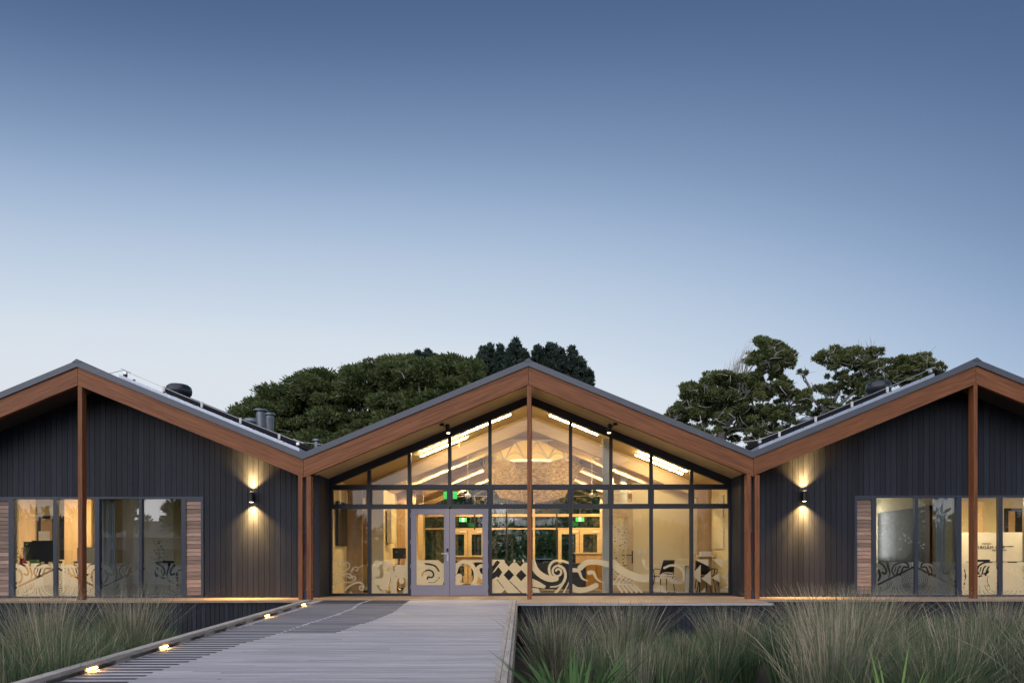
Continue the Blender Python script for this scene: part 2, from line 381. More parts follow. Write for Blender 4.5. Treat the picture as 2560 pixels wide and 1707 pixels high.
# posts, with bolts at their feet
def post(b, x0, x1, dy, top, bolts=None):
    o = obj('timber_post', MB().box(x0, x1, DP+.005, DP+.005+dy, .0, top), 'cedar_v', b, bevel=.004)
    if bolts:
        for z in (.12, .22):
            y = DP+.07
            obj('bolt', MB().tube([(x0-.02, y, z), (x1+.02, y, z)], .011, 8), 'steel', o)
    return o
post(bl, -9.98, -9.887, .15, zc(-9.9, AX['l'], WB)+.02, True)
post(bc, -.19, -.096, .13, zc(-.1, AX['c'], WB)+.01, True)
post(br, 9.545, 9.626, .19, zc(9.55, AX['r'], WB)+.01, True)
post(bl, -5.18, -5.09, .14, 2.70)
post(bc, -5.0, -4.905, .16, 2.70, True)
post(bc, 4.60, 4.684, .20, 2.72, True)
post(br, 4.774, 4.875, .14, 2.70)
for x, b in ((-5.045, bl), (4.73, br)):
    obj('downpipe', MB().tube([(x, DP+.20, .1), (x, DP+.20, 2.8)], .032, 12), 'galv', b, smooth=True)
    obj('pipe_bracket', MB().box(x-.045, x+.045, DP+.08, DP+.16, 1.02, 1.45), 'wine', b)
    obj('drain_box', MB().box(x-.042, x+.042, DP+.06, DP+.20, .0, .19), 'alub', b)

# vertical cladding boards of the wings
def clad(b, x0, x1, zbot, ztopf, y, pitch=.125, windows=(), seed=0, th=.022):
    n = int(round((x1-x0)/pitch)); p = (x1-x0)/n
    for i in range(n):
        a, c = x0+i*p+.004, x0+(i+1)*p-.004
        segs = [(a, c, zbot)]
        for wx0, wx1, wz in windows:
            if c > wx0 and a < wx1:
                segs = [(max(a, wx0), min(c, wx1), wz)]
                if a < wx0: segs.append((a, wx0-.003, zbot))
                if c > wx1: segs.append((wx1+.003, c, zbot))
        dy = random.uniform(0, .003)
        for a, c, z0 in segs:
            if c-a < .006: continue
            obj('cladding_board', MB().prism([(a, z0), (c, z0), (c, ztopf(c)), (a, ztopf(a))], y-th-dy, y-dy), 'clad', b)
WL = (-12.58, -7.66, 2.335); WR = (7.36, 12.18, 2.335)
clad(bl, -16.0, -5.02, -.0, lambda x: min(zc(x, AX['l'], 4.83), 4.83) if x > VL[0] else zc(x, VL[0]*2-AX['l'], 4.83), DW, .1255, (WL,))
clad(br, 4.80, 15.4, -.0, lambda x: zc(x, AX['r'], 4.83) if x < VL[3] else zc(x, VL[3]*2-AX['r'], 4.83), DW, .1255, (WR,))
# wall cores behind the boards, cut round the windows
def core(b, x0, x1, wx0, wx1, wz, ax):
    f = lambda x: zc(x, ax, 4.83)
    m = MB(); y0, y1 = DW+.003, DW+.14
    m.prism([(x0, -.0), (wx0, -.0), (wx0, f(wx0)), (x0, f(x0))], y0, y1)
    m.prism([(wx1, -.0), (x1, -.0), (x1, f(x1)), (wx1, f(wx1))], y0, y1)
    m.prism([(wx0, wz), (ax, wz), (ax, f(ax)), (wx0, f(wx0))], y0, y1)
    m.prism([(ax, wz), (wx1, wz), (wx1, f(wx1)), (ax, f(ax))], y0, y1)
    obj('wall_core', m, 'cladback', b)
core(bl, -14.88, -5.03, *WL, AX['l']); core(br, 4.81, 14.44, *WR, AX['r'])
# reveals at both sides of the hall glazing: boards facing inwards
for x, s, b in ((-5.02, 1, bl), (4.752, -1, br)):
    n = 7; p = (DG+.05-DW+.024)/n
    for i in range(n):
        y = DW-.024+i*p
        obj('cladding_board', MB().box(min(x, x+s*.02), max(x, x+s*.02), y+.004, y+p-.004, 0, 2.81), 'clad', b)
    m = MB().box(min(x-s*.12, x-s*.002), max(x-s*.12, x-s*.002), DW-.02, DG+.06, 0, 2.83)
    obj('wall_core', m, 'cladback', b)
obj('cladding_board', MB().box(4.752, 4.80, DW-.026, DW-.002, 0, 2.84), 'clad', br)

# ------------------------------------------------------------------ frosted film art: drawn on a fine raster and built as thin strips of film
def film_mesh(mask, x0, z1, cell, y, th=.003):
    """mask rows from the top; horizontal runs become flat strips, run ends meet the pixel grid of 5 mm"""
    V = []; Fq = []
    H, Wd = mask.shape
    open_runs = {}
    def emit(a, b, r0, r1):
        o = len(V); X0, X1, Z1, Z0 = x0+a*cell, x0+b*cell, z1-r0*cell, z1-r1*cell
        V.extend([(X0, y, Z0), (X1, y, Z0), (X1, y, Z1), (X0, y, Z1)]); Fq.append((o, o+1, o+2, o+3))
    for r in range(H+1):
        cur = set()
        if r < H:
            d = np.diff(np.concatenate([[0], mask[r].astype(np.int8), [0]]))
            cur = set(zip(np.where(d == 1)[0], np.where(d == -1)[0]))
        for k in list(open_runs):
            if k not in cur: emit(k[0], k[1], open_runs.pop(k), r)
        for k in cur:
            if k not in open_runs: open_runs[k] = r
    return V, Fq
class Art:
    def __init__(s, x0, x1, z0, z1, cell, conv):
        s.x0, s.z1, s.cell = x0, z1, cell
        s.nx = int((x1-x0)/cell); s.nz = int((z1-z0)/cell)
        gx = x0+(np.arange(s.nx)+.5)*cell; gz = z1-(np.arange(s.nz)+.5)*cell
        s.X, s.Z = np.meshgrid(gx, gz); s.m = np.zeros((s.nz, s.nx), bool); s.conv = conv
    def pts(s, P): return np.array([s.conv(u, v) for u, v in P])
    def put(s, sel, on): s.m[sel] = on
    def stroke(s, P, wd, on=True, taper=False, smooth=True):
        P = s.pts(P)
        if smooth and len(P) > 2:
            Q = []; n = len(P)
            for i in range(n-1):
                p0, p1, p2, p3 = P[max(i-1, 0)], P[i], P[i+1], P[min(i+2, n-1)]
                for t in np.linspace(0, 1, 7)[:-1]:
                    Q.append(.5*((2*p1)+(-p0+p2)*t+(2*p0-5*p1+4*p2-p3)*t*t+(-p0+3*p1-3*p2+p3)*t**3))
            Q.append(P[-1]); P = np.array(Q)
        k = abs(s.conv(1, 0)[0]-s.conv(0, 0)[0])
        n = len(P)-1
        for i in range(n):
            a, b = P[i], P[i+1]; f = (1-.85*(i/n)) if taper else 1
            r = wd*k*.5*f
            lo = np.minimum(a, b)-r; hi = np.maximum(a, b)+r
            i0 = max(int((lo[0]-s.x0)/s.cell), 0); i1 = min(int((hi[0]-s.x0)/s.cell)+2, s.nx)
            j0 = max(int((s.z1-hi[1])/s.cell), 0); j1 = min(int((s.z1-lo[1])/s.cell)+2, s.nz)
            if i1 <= i0 or j1 <= j0: continue
            X = s.X[j0:j1, i0:i1]; Z = s.Z[j0:j1, i0:i1]
            d = b-a; L2 = max((d**2).sum(), 1e-12)
            t = np.clip(((X-a[0])*d[0]+(Z-a[1])*d[1])/L2, 0, 1)
            q = (X-a[0]-t*d[0])**2+(Z-a[1]-t*d[1])**2 < r*r
            s.m[j0:j1, i0:i1][q] = on
    def disc(s, u, v, r, on=True):
        c = s.conv(u, v); k = abs(s.conv(1, 0)[0]-s.conv(0, 0)[0]); s.put((s.X-c[0])**2+(s.Z-c[1])**2 < (r*k)**2, on)
    def poly(s, P, on=True):
        P = s.pts(P); n = len(P); ins = np.zeros_like(s.m)
        for i in range(n):
            a, b = P[i], P[(i+1) % n]
            c = ((a[1] > s.Z) != (b[1] > s.Z)) & (s.X < (b[0]-a[0])*(s.Z-a[1])/(b[1]-a[1]+1e-12)+a[0]); ins ^= c
        s.put(ins, on)
    def spiral(s, u, v, r0, r1, a0, turns, wd, on=True, taper=False):
        P = []
        n = int(abs(turns)*16)+3
        for i in range(n):
            t = i/(n-1); a = R(a0)+turns*2*math.pi*t; r = r0+(r1-r0)*t; P.append((u+r*math.cos(a), v-r*math.sin(a)))
        s.stroke(P, wd, on, taper, False)

# ------------------------------------------------------------------ wing windows
def wing_window(b, glass_x, slat_x, name_lab, sgn):
    """glass_x: four panes (x0, x1, dim?); slat_x: the louvre panels at both ends"""
    y0, y1 = DW-.035, DW+.06
    xs = [g[0] for g in glass_x]+[g[1] for g in glass_x]
    X0, X1 = slat_x[0][0]-.06, slat_x[1][1]+.06
    m = MB()
    m.box(X0, X1, y0, y1, 2.285, 2.335); m.box(X0, X1, y0, y1, 0.0, .035)
    edges = sorted([(slat_x[0][1], glass_x[0][0])]+[(glass_x[i][1], glass_x[i+1][0]) for i in range(3)]+[(glass_x[3][1], slat_x[1][0])])
    for a, c in edges: m.box(a+.002, c-.002, y0-.004, y1, .036, 2.284)
    m.box(X0, X0+.055, y0-.004, y1, .036, 2.284); m.box(X1-.055, X1, y0-.004, y1, .036, 2.284)
    for a, c in slat_x: m.box(a-.004, c+.004, y0+.002, y1, 2.236, 2.283); m.box(a-.004, c+.004, y0+.002, y1, .037, .058)
    wnd = obj('window', m, 'alub', b, label=name_lab)
    for a, c in slat_x:
        obj('louvre_light_stop', MB().box(a-.003, c+.003, y0+.05, y0+.075, .059, 2.235), 'cladback', wnd)  # added panel that keeps room light from showing between the slats
        n = 24; p = (2.234-.06)/n; var = random.Random(int(a*10))
        for i in range(n):
            z = .06+i*p; d = var.uniform(0, .012)
            mm = MB().prism([(a, z+.002), (c, z+.002), (c, z+p-.002), (a, z+p-.002)], y0+.028, y0+.045)
            # each slat leans out at its foot
            mm.v[0] = (mm.v[0][0], y0+.012, mm.v[0][2]); mm.v[1] = (mm.v[1][0], y0+.012, mm.v[1][2])
            obj('louvre_slat', mm, 'slat', wnd)
    for a, c, dim in glass_x:
        obj('glass_pane', MB().box(a-.01, c+.01, DW+.012, DW+.020, .03, 2.29), 'glassd' if dim else 'glass', wnd)
    return wnd
GL = [(-12.06, -11.15, 0), (-11.07, -10.19, 0), (-10.08, -9.17, 1), (-9.10, -8.19, 1)]
GR = [(7.86, 8.75, 1), (8.83, 9.72, 1), (9.83, 10.69, 0), (10.78, 11.67, 0)]
wL = wing_window(bl, GL, [(-12.52, -12.18), (-8.08, -7.74)], 'office window with cedar louvre panels at both ends', 1)
wR = wing_window(br, GR, [(7.42, 7.75), (11.79, 12.12)], 'office window with a cedar louvre panel at its near end', -1)
def wing_film(wnd, panes, mirror, cx):
    """full frosted band with koru lines cut out, repeating over pairs of panes"""
    z0, z1 = .036, .80
    X0, X1 = panes[0][0], panes[3][1]
    P = (panes[1][0]-panes[0][0]); c0 = cx
    for gi, (a, c, dim) in enumerate(panes):
        def conv(u, v):   # u,v in units of the photographed left window (4.523 px zoom)
            x = (u/4.523-PX)/108.; z = EYE-((1200+v/4.523)-1405-4.5)/108.
            if mirror: x = -x-.355
            return np.array([x+0.0, z])
        A = Art(a-.005, c+.005, z0, z1, .0058, conv); A.m[:] = True
        # motif centred on the pitched line between two panes, repeated every two panes
        for base in (613+20, 1583+15, -350):
            s = base-613-20
            for sg in (1, -1):
                T = lambda pts: [(base+sg*(u-633), v) for u, v in pts]
                # pitched roof band
                A.stroke(T([(633, 1000), (172, 1225)]), 24, False, smooth=False)
                A.stroke(T([(633, 985), (185, 1205)]), 5, True, smooth=False)
                # upper scroll
                A.stroke(T([(470, 1100), (505, 1010), (560, 1010), (540, 960), (470, 955), (400, 990), (375, 1050), (400, 1095)]), 20, False)
                A.stroke(T([(430, 1085), (450, 1020), (470, 1000)]), 16, False); A.stroke(T([(405, 1060), (420, 1010)]), 12, False)
                # big curl at the outer end
                A.stroke(T([(195, 950), (265, 975), (310, 1040), (300, 1080), (265, 1070)]), 22, False)
                A.stroke(T([(160, 1010), (215, 1035), (240, 1100), (215, 1160), (150, 1180)]), 26, False)
                A.stroke(T([(320, 930), (330, 1000), (352, 1080), (330, 1130)]), 34, False, taper=True)
                A.stroke(T([(590, 930), (597, 1000)]), 7, False)
                # koru rings below the pitched line
                for k, r in enumerate((38, 62, 86, 108, 128)):
                    A.spiral(base+sg*(612-633), 1160, r, r*.93, 100 if sg > 0 else 80, .42*sg, 5, False)
                for k, r in enumerate((70, 92, 114, 136)):
                    A.spiral(base+sg*(612-633), 1165, r, r, 200 if sg > 0 else -20, .2*sg, 5, False)
                A.stroke(T([(205, 1300), (200, 1260), (230, 1235), (255, 1250), (245, 1275), (225, 1270)]), 5, False)
                A.stroke(T([(225, 1300), (270, 1312), (330, 1300), (380, 1260), (385, 1235)]), 5, False)
                A.stroke(T([(260, 1285), (310, 1240), (330, 1180)]), 5, False); A.stroke(T([(290, 1270), (340, 1230), (350, 1180)]), 5, False)
                A.stroke(T([(330, 1250), (365, 1210), (372, 1170)]), 5, False)
                A.stroke(T([(405, 1225), (402, 1300)]), 5, False); A.stroke(T([(430, 1225), (440, 1280), (470, 1318)]), 5, False)
                A.stroke(T([(460, 1215), (485, 1270), (530, 1310), (600, 1318)]), 5, False)
        V, Q = film_mesh(A.m, A.x0, A.z1, A.cell, DW+.028)
        obj('frosted_film', npmesh('frosted_film', V, Q, 4), 'film', wnd)
wing_film(wL, GL, False, 0); wing_film(wR, GR, True, 0)
# ------------------------------------------------------------------ hall glazing
XB = [-5.02+.977*i for i in range(11)]
y0, y1 = DG-.04, DG+.06
hz = lambda x, t=4.63: zc(x, AX['c'], t)
for side, xe in ((-1, XB[0]), (1, XB[10])):
    a, c = AX['c']+side*.001, xe
    pts = [(a, hz(a, 4.64)), (c, hz(c, 4.64)), (c, hz(c, 4.832)), (a, hz(a, 4.832))]
    if side < 0: pts = pts[::-1]
    obj('head_frame', MB().prism(pts, y0-.004, y1), 'alu', bc)
for i, x in enumerate(XB):
    wd = .04 if 0 < i < 10 else .05
    x = x+(.02 if i == 0 else -.02 if i == 10 else 0)
    z0 = 2.16 if i == 3 else 0
    m = MB().prism([(x-wd, z0), (x+wd, z0), (x+wd, hz(x+wd, 4.637)), (x-wd, hz(x-wd, 4.637))], y0, y1)
    obj('mullion', m, 'alu', bc)
film_specs = {}
def conv7(u, v): return np.array([(800+u/4.3556-PX)/103., EYE-(1200+v/4.3556-PY)/103.])
def conv8(u, v): return np.array([(1300+u/3.92-PX)/103., EYE-(1200+v/3.92-PY)/103.])
def shift(dx): return lambda P: P
arts = {}
def A_new(i, conv, full):
    a = Art(XB[i]+.042, XB[i+1]-.042, .062, .875, .0058, conv); a.m[:] = full; arts[i] = a; return a
# bay 0: wind curls
a = A_new(0, conv7, False)
for P, wd in (([(120, 990), (200, 1000), (270, 985), (318, 940), (312, 900), (282, 888), (265, 915), (290, 930)], 14),
              ([(120, 875), (160, 880)], 7), ([(190, 890), (195, 925), (228, 928), (243, 900), (232, 872), (212, 885)], 12),
              ([(345, 1000), (350, 960), (385, 938), (412, 950), (405, 980), (385, 975)], 10), ([(328, 985), (365, 965)], 8), ([(425, 945), (465, 920)], 8),
              ([(120, 1170), (180, 1080), (250, 1025), (310, 1015), (338, 1035), (325, 1060), (302, 1045)], 16),
              ([(120, 1215), (200, 1120), (260, 1108), (340, 1105), (380, 1075), (375, 1042), (348, 1045), (352, 1068)], 13),
              ([(240, 1225), (300, 1160), (380, 1115), (440, 1112), (473, 1150), (460, 1188), (428, 1178), (435, 1150), (455, 1155)], 17),
              ([(235, 1075), (260, 1110)], 12)):
    a.stroke(P, wd)
a.disc(512, 1170, 13); a.poly([(312, 1227), (333, 1203), (356, 1227)])
# bay 1: heavy frosted shape with cut-outs
a = A_new(1, conv7, False)
a.poly([(560, 930), (605, 872), (765, 870), (800, 918), (830, 928), (925, 925), (925, 872), (960, 872), (960, 1228), (560, 1228)])
a.poly([(560, 925), (604, 872), (560, 872)], False)
for P in ([(628, 965), (650, 925), (690, 895), (700, 900), (690, 960)], [(590, 1058), (612, 1045), (648, 1040), (655, 968), (688, 965), (692, 1035), (668, 1070)],
          [(612, 1070), (648, 1075), (618, 1060)], [(702, 970), (742, 968), (742, 900), (750, 890), (748, 985), (702, 985)],
          [(815, 1035), (848, 1042), (812, 1044)], [(832, 1110), (850, 1068), (915, 1062), (942, 1090), (938, 1150), (908, 1178), (900, 1228), (838, 1228), (832, 1160)],
          [(718, 1230), (700, 1195), (735, 1170), (765, 1050), (770, 1060), (758, 1140), (770, 1230)], [(618, 1130), (645, 1140), (655, 1180), (690, 1200), (650, 1200), (618, 1160)],
          [(790, 918), (900, 915), (870, 930), (835, 935), (800, 990)]):
    a.poly(P, False)
a.disc(710, 932, 34); a.disc(860, 965, 48); a.disc(885, 1095, 30); a.disc(690, 1160, 34); a.spiral(715, 935, 30, 44, -80, .45, 8, False); a.spiral(660, 1112, 40, 46, 0, .5, 18, True)
# bay 2, door leaf: big spiral
a = A_new(2, conv7, False)
a.poly([(1050, 868), (1290, 868), (1335, 905), (1360, 890), (1360, 1145), (1050, 1145)]); a.poly([(1330, 1145), (1360, 1080), (1360, 1145)], False)
a.poly([(1052, 985), (1085, 940), (1060, 990)], False)
a.stroke([(1145, 905), (1210, 915), (1260, 935), (1295, 985)], 20, False)
a.stroke([(1112, 1035), (1130, 995), (1180, 975), (1225, 990), (1238, 1030), (1215, 1055), (1180, 1050), (1170, 1070)], 18, False)
a.disc(1297, 1060, 8, False); a.stroke([(1185, 1108), (1240, 1110), (1290, 1075)], 6, False)
# bay 3, door leaf: looping ribbons
a = A_new(3, conv7, False)
a.stroke([(1475, 1000), (1500, 930), (1560, 885), (1640, 905), (1690, 985), (1695, 1070), (1660, 1145)], 42)
a.stroke([(1475, 915), (1560, 885), (1640, 880), (1800, 880)], 24); a.disc(1512, 1052, 38); a.disc(1500, 1110, 30)
a.stroke([(1718, 985), (1722, 950), (1760, 930), (1790, 945)], 40); a.stroke([(1715, 980), (1740, 1030), (1800, 1075)], 44); a.stroke([(1475, 1140), (1560, 1120)], 16)
a.stroke([(1690, 1130), (1790, 1145)], 20)
# bay 4: lattice of diamonds and an arc
a = A_new(4, conv7, False)
a.stroke([(1872, 905), (1900, 860), (1940, 850), (1985, 880)], 48)
for P in ([(1872, 1010), (1900, 970), (1980, 870), (2020, 880), (1955, 960)], ):
    a.poly(P)
a.poly([(1872, 1080), (1910, 1060), (1960, 940), (2010, 895), (2360, 895), (2360, 1228), (1872, 1228)])
for cx, cy, r in ((2055, 895, 42), (2180, 895, 42), (2055, 1030, 58), (2190, 1035, 58), (2010, 1228, 36), (2320, 1030, 58)):
    a.poly([(cx-r, cy), (cx, cy-r*1.08), (cx+r, cy), (cx, cy+r*1.08)], False)
a.poly([(2012, 880), (2250, 880), (2250, 897), (2012, 897)], False)
a.stroke([(1928, 1080), (2000, 1170)], 8, False); a.stroke([(2065, 1100), (2200, 1228)], 8, False); a.stroke([(2115, 1150), (2190, 1228)], 8, False)
a.poly([(1985, 1000), (1940, 940), (1905, 990), (1905, 1040), (1945, 1060)], False)
a.spiral(2160, 885, 55, 45, 0, .5, 18, True)
# bay 5
a = A_new(5, conv8, False)
a.stroke([(118, 790), (150, 870), (210, 930), (290, 965), (350, 960)], 60); a.stroke([(350, 970), (300, 930), (285, 860), (320, 800), (390, 785), (480, 810)], 24)
a.spiral(370, 895, 62, 20, 60, 1.25, 20); a.stroke([(380, 835), (430, 870), (445, 950), (400, 1040), (350, 1100)], 26)
a.stroke([(300, 1045), (370, 1035), (440, 990)], 16); a.poly([(0, 870), (60, 800), (118, 905), (0, 1010)]); a.poly([(60, 960), (118, 960), (200, 1000), (255, 1035), (240, 1060), (118, 1040), (20, 1100)])
a.poly([(118, 1098), (118, 1050), (180, 1060), (200, 1098)]); a.stroke([(480, 1000), (430, 1098)], 14)
# bay 6
a = A_new(6, conv8, False)
a.stroke([(590, 858), (650, 810), (730, 800), (830, 815), (880, 830)], 54)
a.stroke([(525, 880), (575, 890), (610, 960), (665, 985)], 42, taper=True); a.stroke([(678, 905), (720, 905), (755, 970), (825, 1005)], 42, taper=True)
a.stroke([(512, 1040), (560, 1070), (650, 1070), (745, 1030)], 50); a.stroke([(512, 1075), (600, 1095)], 30)
# bay 7
a = A_new(7, conv8, False)
a.stroke([(905, 800), (960, 860), (1040, 910), (1130, 945), (1200, 960), (1275, 955)], 74)
a.stroke([(1215, 790), (1225, 850), (1275, 880)], 30, taper=True)
for k in range(5): a.stroke([(915+k*45, 1015-k*4), (985+k*32, 930+k*16)], 14, smooth=False)
a.stroke([(905, 905), (1110, 1010)], 8); a.stroke([(905, 1018), (1100, 1020)], 13)
for k in range(5): a.stroke([(960+k*40, 1030), (1000+k*48, 1095)], 22, smooth=False)
# bay 8: net and curls
a = A_new(8, conv8, False)
for k in range(4): a.stroke([(1330+k*8, 1000-k*2), (1400, 950-k*12), (1500, 1000-k*30)], 9)
for k in range(7): a.stroke([(1335+k*28, 1000-abs(k-3)*6), (1355+k*28, 925)], 7, smooth=False)
a.stroke([(1415, 860), (1480, 835), (1560, 850), (1605, 910), (1600, 970), (1560, 1010), (1480, 1000)], 22); a.stroke([(1490, 975), (1540, 990), (1575, 960)], 22, taper=True)
for k in range(4): a.stroke([(1305, 1035+k*17), (1360, 1030+k*17), (1440, 1095+k*4)], 9)
for k in range(6): a.stroke([(1310+k*24, 1030), (1330+k*20, 1095)], 8, smooth=False)
a.stroke([(1560, 780), (1640, 775)], 14); a.stroke([(1315, 1085), (1600, 1095)], 10)
# bay 9: birds in flight, triangles
a = A_new(9, conv8, False)
for P in ([(1715, 778), (1850, 775), (1850, 845)], [(1885, 775), (1990, 775), (1990, 862)], [(1700, 910), (1772, 828), (1772, 1010), (1700, 940)], [(1780, 965), (1875, 885), (1875, 1035)],
          [(1880, 955), (1960, 905), (1960, 1005)], [(1965, 945), (2040, 890), (2040, 985)], [(1700, 960), (1715, 1098), (1700, 1098)], [(1770, 1098), (1820, 1050), (1820, 1098)], [(1950, 1090), (2040, 1040), (2040, 1098)],
          [(2005, 775), (2040, 775), (2040, 830)]):
    a.poly(P)
for i in range(10):
    xa0, xb0 = XB[i]+.04, XB[i+1]-.04
    if i == 0: xa0 += .03
    if i == 9: xb0 -= .03
    if i not in (2, 3):
        obj('sill_frame', MB().box(xa0+.002, xb0-.002, y0+.003, y1, 0, .062), 'alu', bc)
        p = obj('glass_pane', MB().box(xa0-.01, xb0+.01, DG+.005, DG+.013, .05, 2.12), 'glass', bc)
        A = arts[i]; V, Q = film_mesh(A.m, A.x0, A.z1, A.cell, DG+.019)
        if len(V): obj('frosted_film', npmesh('frosted_film', V, Q, 4), 'film', p)
    obj('transom', MB().box(xa0+.002, xb0-.002, y0+.003, y1, 2.105, 2.20), 'alu', bc)
    obj('transom', MB().box(xa0+.002, xb0-.002, y0+.003, y1, 2.585, 2.69), 'alu', bc)
    # opening sash of the middle row
    t = .028; m = MB()
    if 0 <= i <= 9:
        m.box(xa0+.002, xa0+t, y0+.02, y1-.01, 2.203, 2.583); m.box(xb0-t, xb0-.002, y0+.02, y1-.01, 2.203, 2.583)
        m.box(xa0+t+.001, xb0-t-.001, y0+.02, y1-.01, 2.203, 2.203+t*.6); m.box(xa0+t+.001, xb0-t-.001, y0+.02, y1-.01, 2.583-t*.6, 2.583)
    s = obj('sash', m, 'alu', bc); obj('glass_pane', MB().box(xa0+t-.006, xb0-t+.006, DG+.005, DG+.013, 2.205, 2.581), 'glass', s)
    q = [(xa0-.01, 2.68), (xb0+.01, 2.68), (xb0+.01, max(hz(xb0+.01, 4.65), 2.69)), (xa0-.01, max(hz(xa0-.01, 4.65), 2.69))]
    obj('glass_pane', MB().prism(q, DG+.005, DG+.013), 'glass', bc)
# double doors
for k, (a0, a1, g0, g1, fi) in enumerate(((-3.022, -2.094, -2.905, -2.213, 2), (-2.086, -1.163, -1.963, -1.282, 3))):
    yd = DG-.055; m = MB()
    m.box(a0, g0, yd, yd+.05, .012, 2.10); m.box(g1, a1, yd, yd+.05, .012, 2.10)
    m.box(g0+.0005, g1-.0005, yd+.0008, yd+.05, .012, .245); m.box(g0+.0005, g1-.0005, yd+.0008, yd+.05, 1.98, 2.10)
    lf = obj('door_leaf', m, 'door', bc, bevel=.003)
    m = MB(); t = .014
    m.box(g0, g0+t, yd-.008, yd-.001, .247, 1.978); m.box(g1-t, g1, yd-.008, yd-.001, .247, 1.978); m.box(g0+t, g1-t, yd-.008, yd-.001, .247, .247+t); m.box(g0+t, g1-t, yd-.008, yd-.001, 1.978-t, 1.978)
    obj('glazing_bead', m, 'door', lf)
    obj('glass_pane', MB().box(g0-.005, g1+.005, yd+.02, yd+.028, .24, 1.985), 'glass', lf)
    A = arts[fi]; A.m[(A.X < g0) | (A.X > g1) | (A.Z < .247)] = False
    V, Q = film_mesh(A.m, A.x0, A.z1, A.cell, yd+.032); obj('frosted_film', npmesh('frosted_film', V, Q, 4), 'film', lf)
    hx = a0-.006 if k == 0 else a1+.004
    for z in (.22, .72, 1.3, 1.95): obj('hinge', MB().tube([(hx, yd-.004, z-.05), (hx, yd-.004, z+.05)], .011, 8), 'door', lf)
    if k == 0:
        obj('lock_plate', MB().box(-2.165, -2.115, yd-.018, yd-.001, 1.07, 1.145), 'black', lf, bevel=.004)
        m = MB().box(-2.158, -2.118, yd-.012, yd-.001, .84, 1.01).tube([(-2.138, yd-.01, 1.015), (-2.138, yd-.06, 1.015), (-2.29, yd-.065, 1.018)], .012, 10)
        obj('door_handle', m, 'steel', lf, smooth=True)

# ------------------------------------------------------------------ hall interior
FZ = -.002
struct('hall_floor', MB().box(-5.0, 4.74, DG+.07, 26.2, -.10, FZ), 'carpet', 'carpeted hall floor')
struct('hall_wall_side', MB().box(-5.10, -4.985, DG+.07, 26.2, -.02, 2.90), 'cream', 'cream left wall of the hall')
struct('hall_wall_side', MB().box(4.72, 4.83, DG+.07, 26.2, -.02, 2.95), 'cream', 'cream right wall of the hall')
for side, xe in ((-1, -5.06), (1, 4.74)):
    ax = AX['c']
    n = 10
    m = MB()
    p = (26.2-DG-.07)/n
    for i in range(n):
        pts = [(ax, zc(ax, ax, 4.83)), (xe, zc(xe, ax, 4.83)), (xe, zc(xe, ax, 4.89)), (ax, zc(ax, ax, 4.89))]
        if side < 0: pts = pts[::-1]
        obj('ceiling_panel', MB().prism(pts, DG+.07+i*p+.003, DG+.07+(i+1)*p-.003), 'ceil', bc)
    for yr in (18.6, 19.9, 21.2, 22.5, 23.8, 25.1):
        pts = [(ax, zc(ax, ax, 4.44)), (xe, zc(xe, ax, 4.44)), (xe, zc(xe, ax, 4.825)), (ax, zc(ax, ax, 4.825))]
        if side < 0: pts = pts[::-1]
        obj('rafter', MB().prism(pts, yr, yr+.115), 'glulam', bc)
# rear glazed wall of the hall
YR = 25.6
m = MB()
m.box(-5.0, -4.25, YR, YR+.1, 0, 3.0); m.box(2.50, 4.74, YR, YR+.1, 0, 3.0)
obj('rear_wall', m, 'cream', bc)
pts = [(-5.0, 3.0), (-4.25, 3.0), (-4.25, 3.15), (AX['c']-2.4, 3.9), (AX['c'], 3.9), (AX['c']+2.4, 3.9), (2.5, 3.0), (4.74, 3.0), (AX['c'], 4.80)]
rw = MB().prism([(-5.0, 2.83), (-4.25, 3.0), (-2.6, 3.75), (2.2, 3.75), (2.5, 3.0), (4.74, 2.83), (AX['c'], 4.82)], YR+.11, YR+.16)
obj('rear_gable', rw, 'ceil', bc)
rg = obj('rear_glazing', MB().box(-4.25, 2.50, YR+.02, YR+.09, 2.52, 2.62).box(-4.25, 2.50, YR+.02, YR+.09, 2.04, 2.10), 'oak', bc)
for x, mt, wd in ((-4.22, 'oak', .05), (-3.3, 'alu', .03), (-2.3, 'alu', .03), (-1.1, 'alu', .03), (-.08, 'oak', .045), (.78, 'alu', .03), (2.45, 'oak', .05)):
    obj('rear_mullion', MB().box(x-wd, x+wd, YR+.001, YR+.088, 0, 3.75 if abs(x) < 2.6 else 3.05), mt, rg)
obj('glass_pane', MB().box(-4.25, 2.5, YR+.05, YR+.056, .02, 2.50), 'glassd', rg); obj('glass_pane', MB().box(-2.3, 2.1, YR+.05, YR+.056, 2.63, 3.74), 'glassd', rg)
def rear_door(x0, x1, n=2):
    lw = (x1-x0)/n; r = None
    for k in range(n):
        a, c = x0+k*lw+.01, x0+(k+1)*lw-.01; yd = YR-.04; m = MB()
        m.box(a, a+.13, yd, yd+.038, .01, 2.03); m.box(c-.13, c, yd, yd+.038, .01, 2.03); m.box(a+.131, c-.131, yd, yd+.038, .01, .30); m.box(a+.131, c-.131, yd, yd+.038, 1.86, 2.03)
        d = obj('rear_door_leaf', m, 'oak', bc); obj('door_closer', MB().box(c-.30, c-.05, yd-.05, yd-.002, 1.93, 1.98), 'plast', d)
rear_door(.82, 2.43); rear_door(-3.2, -1.9)
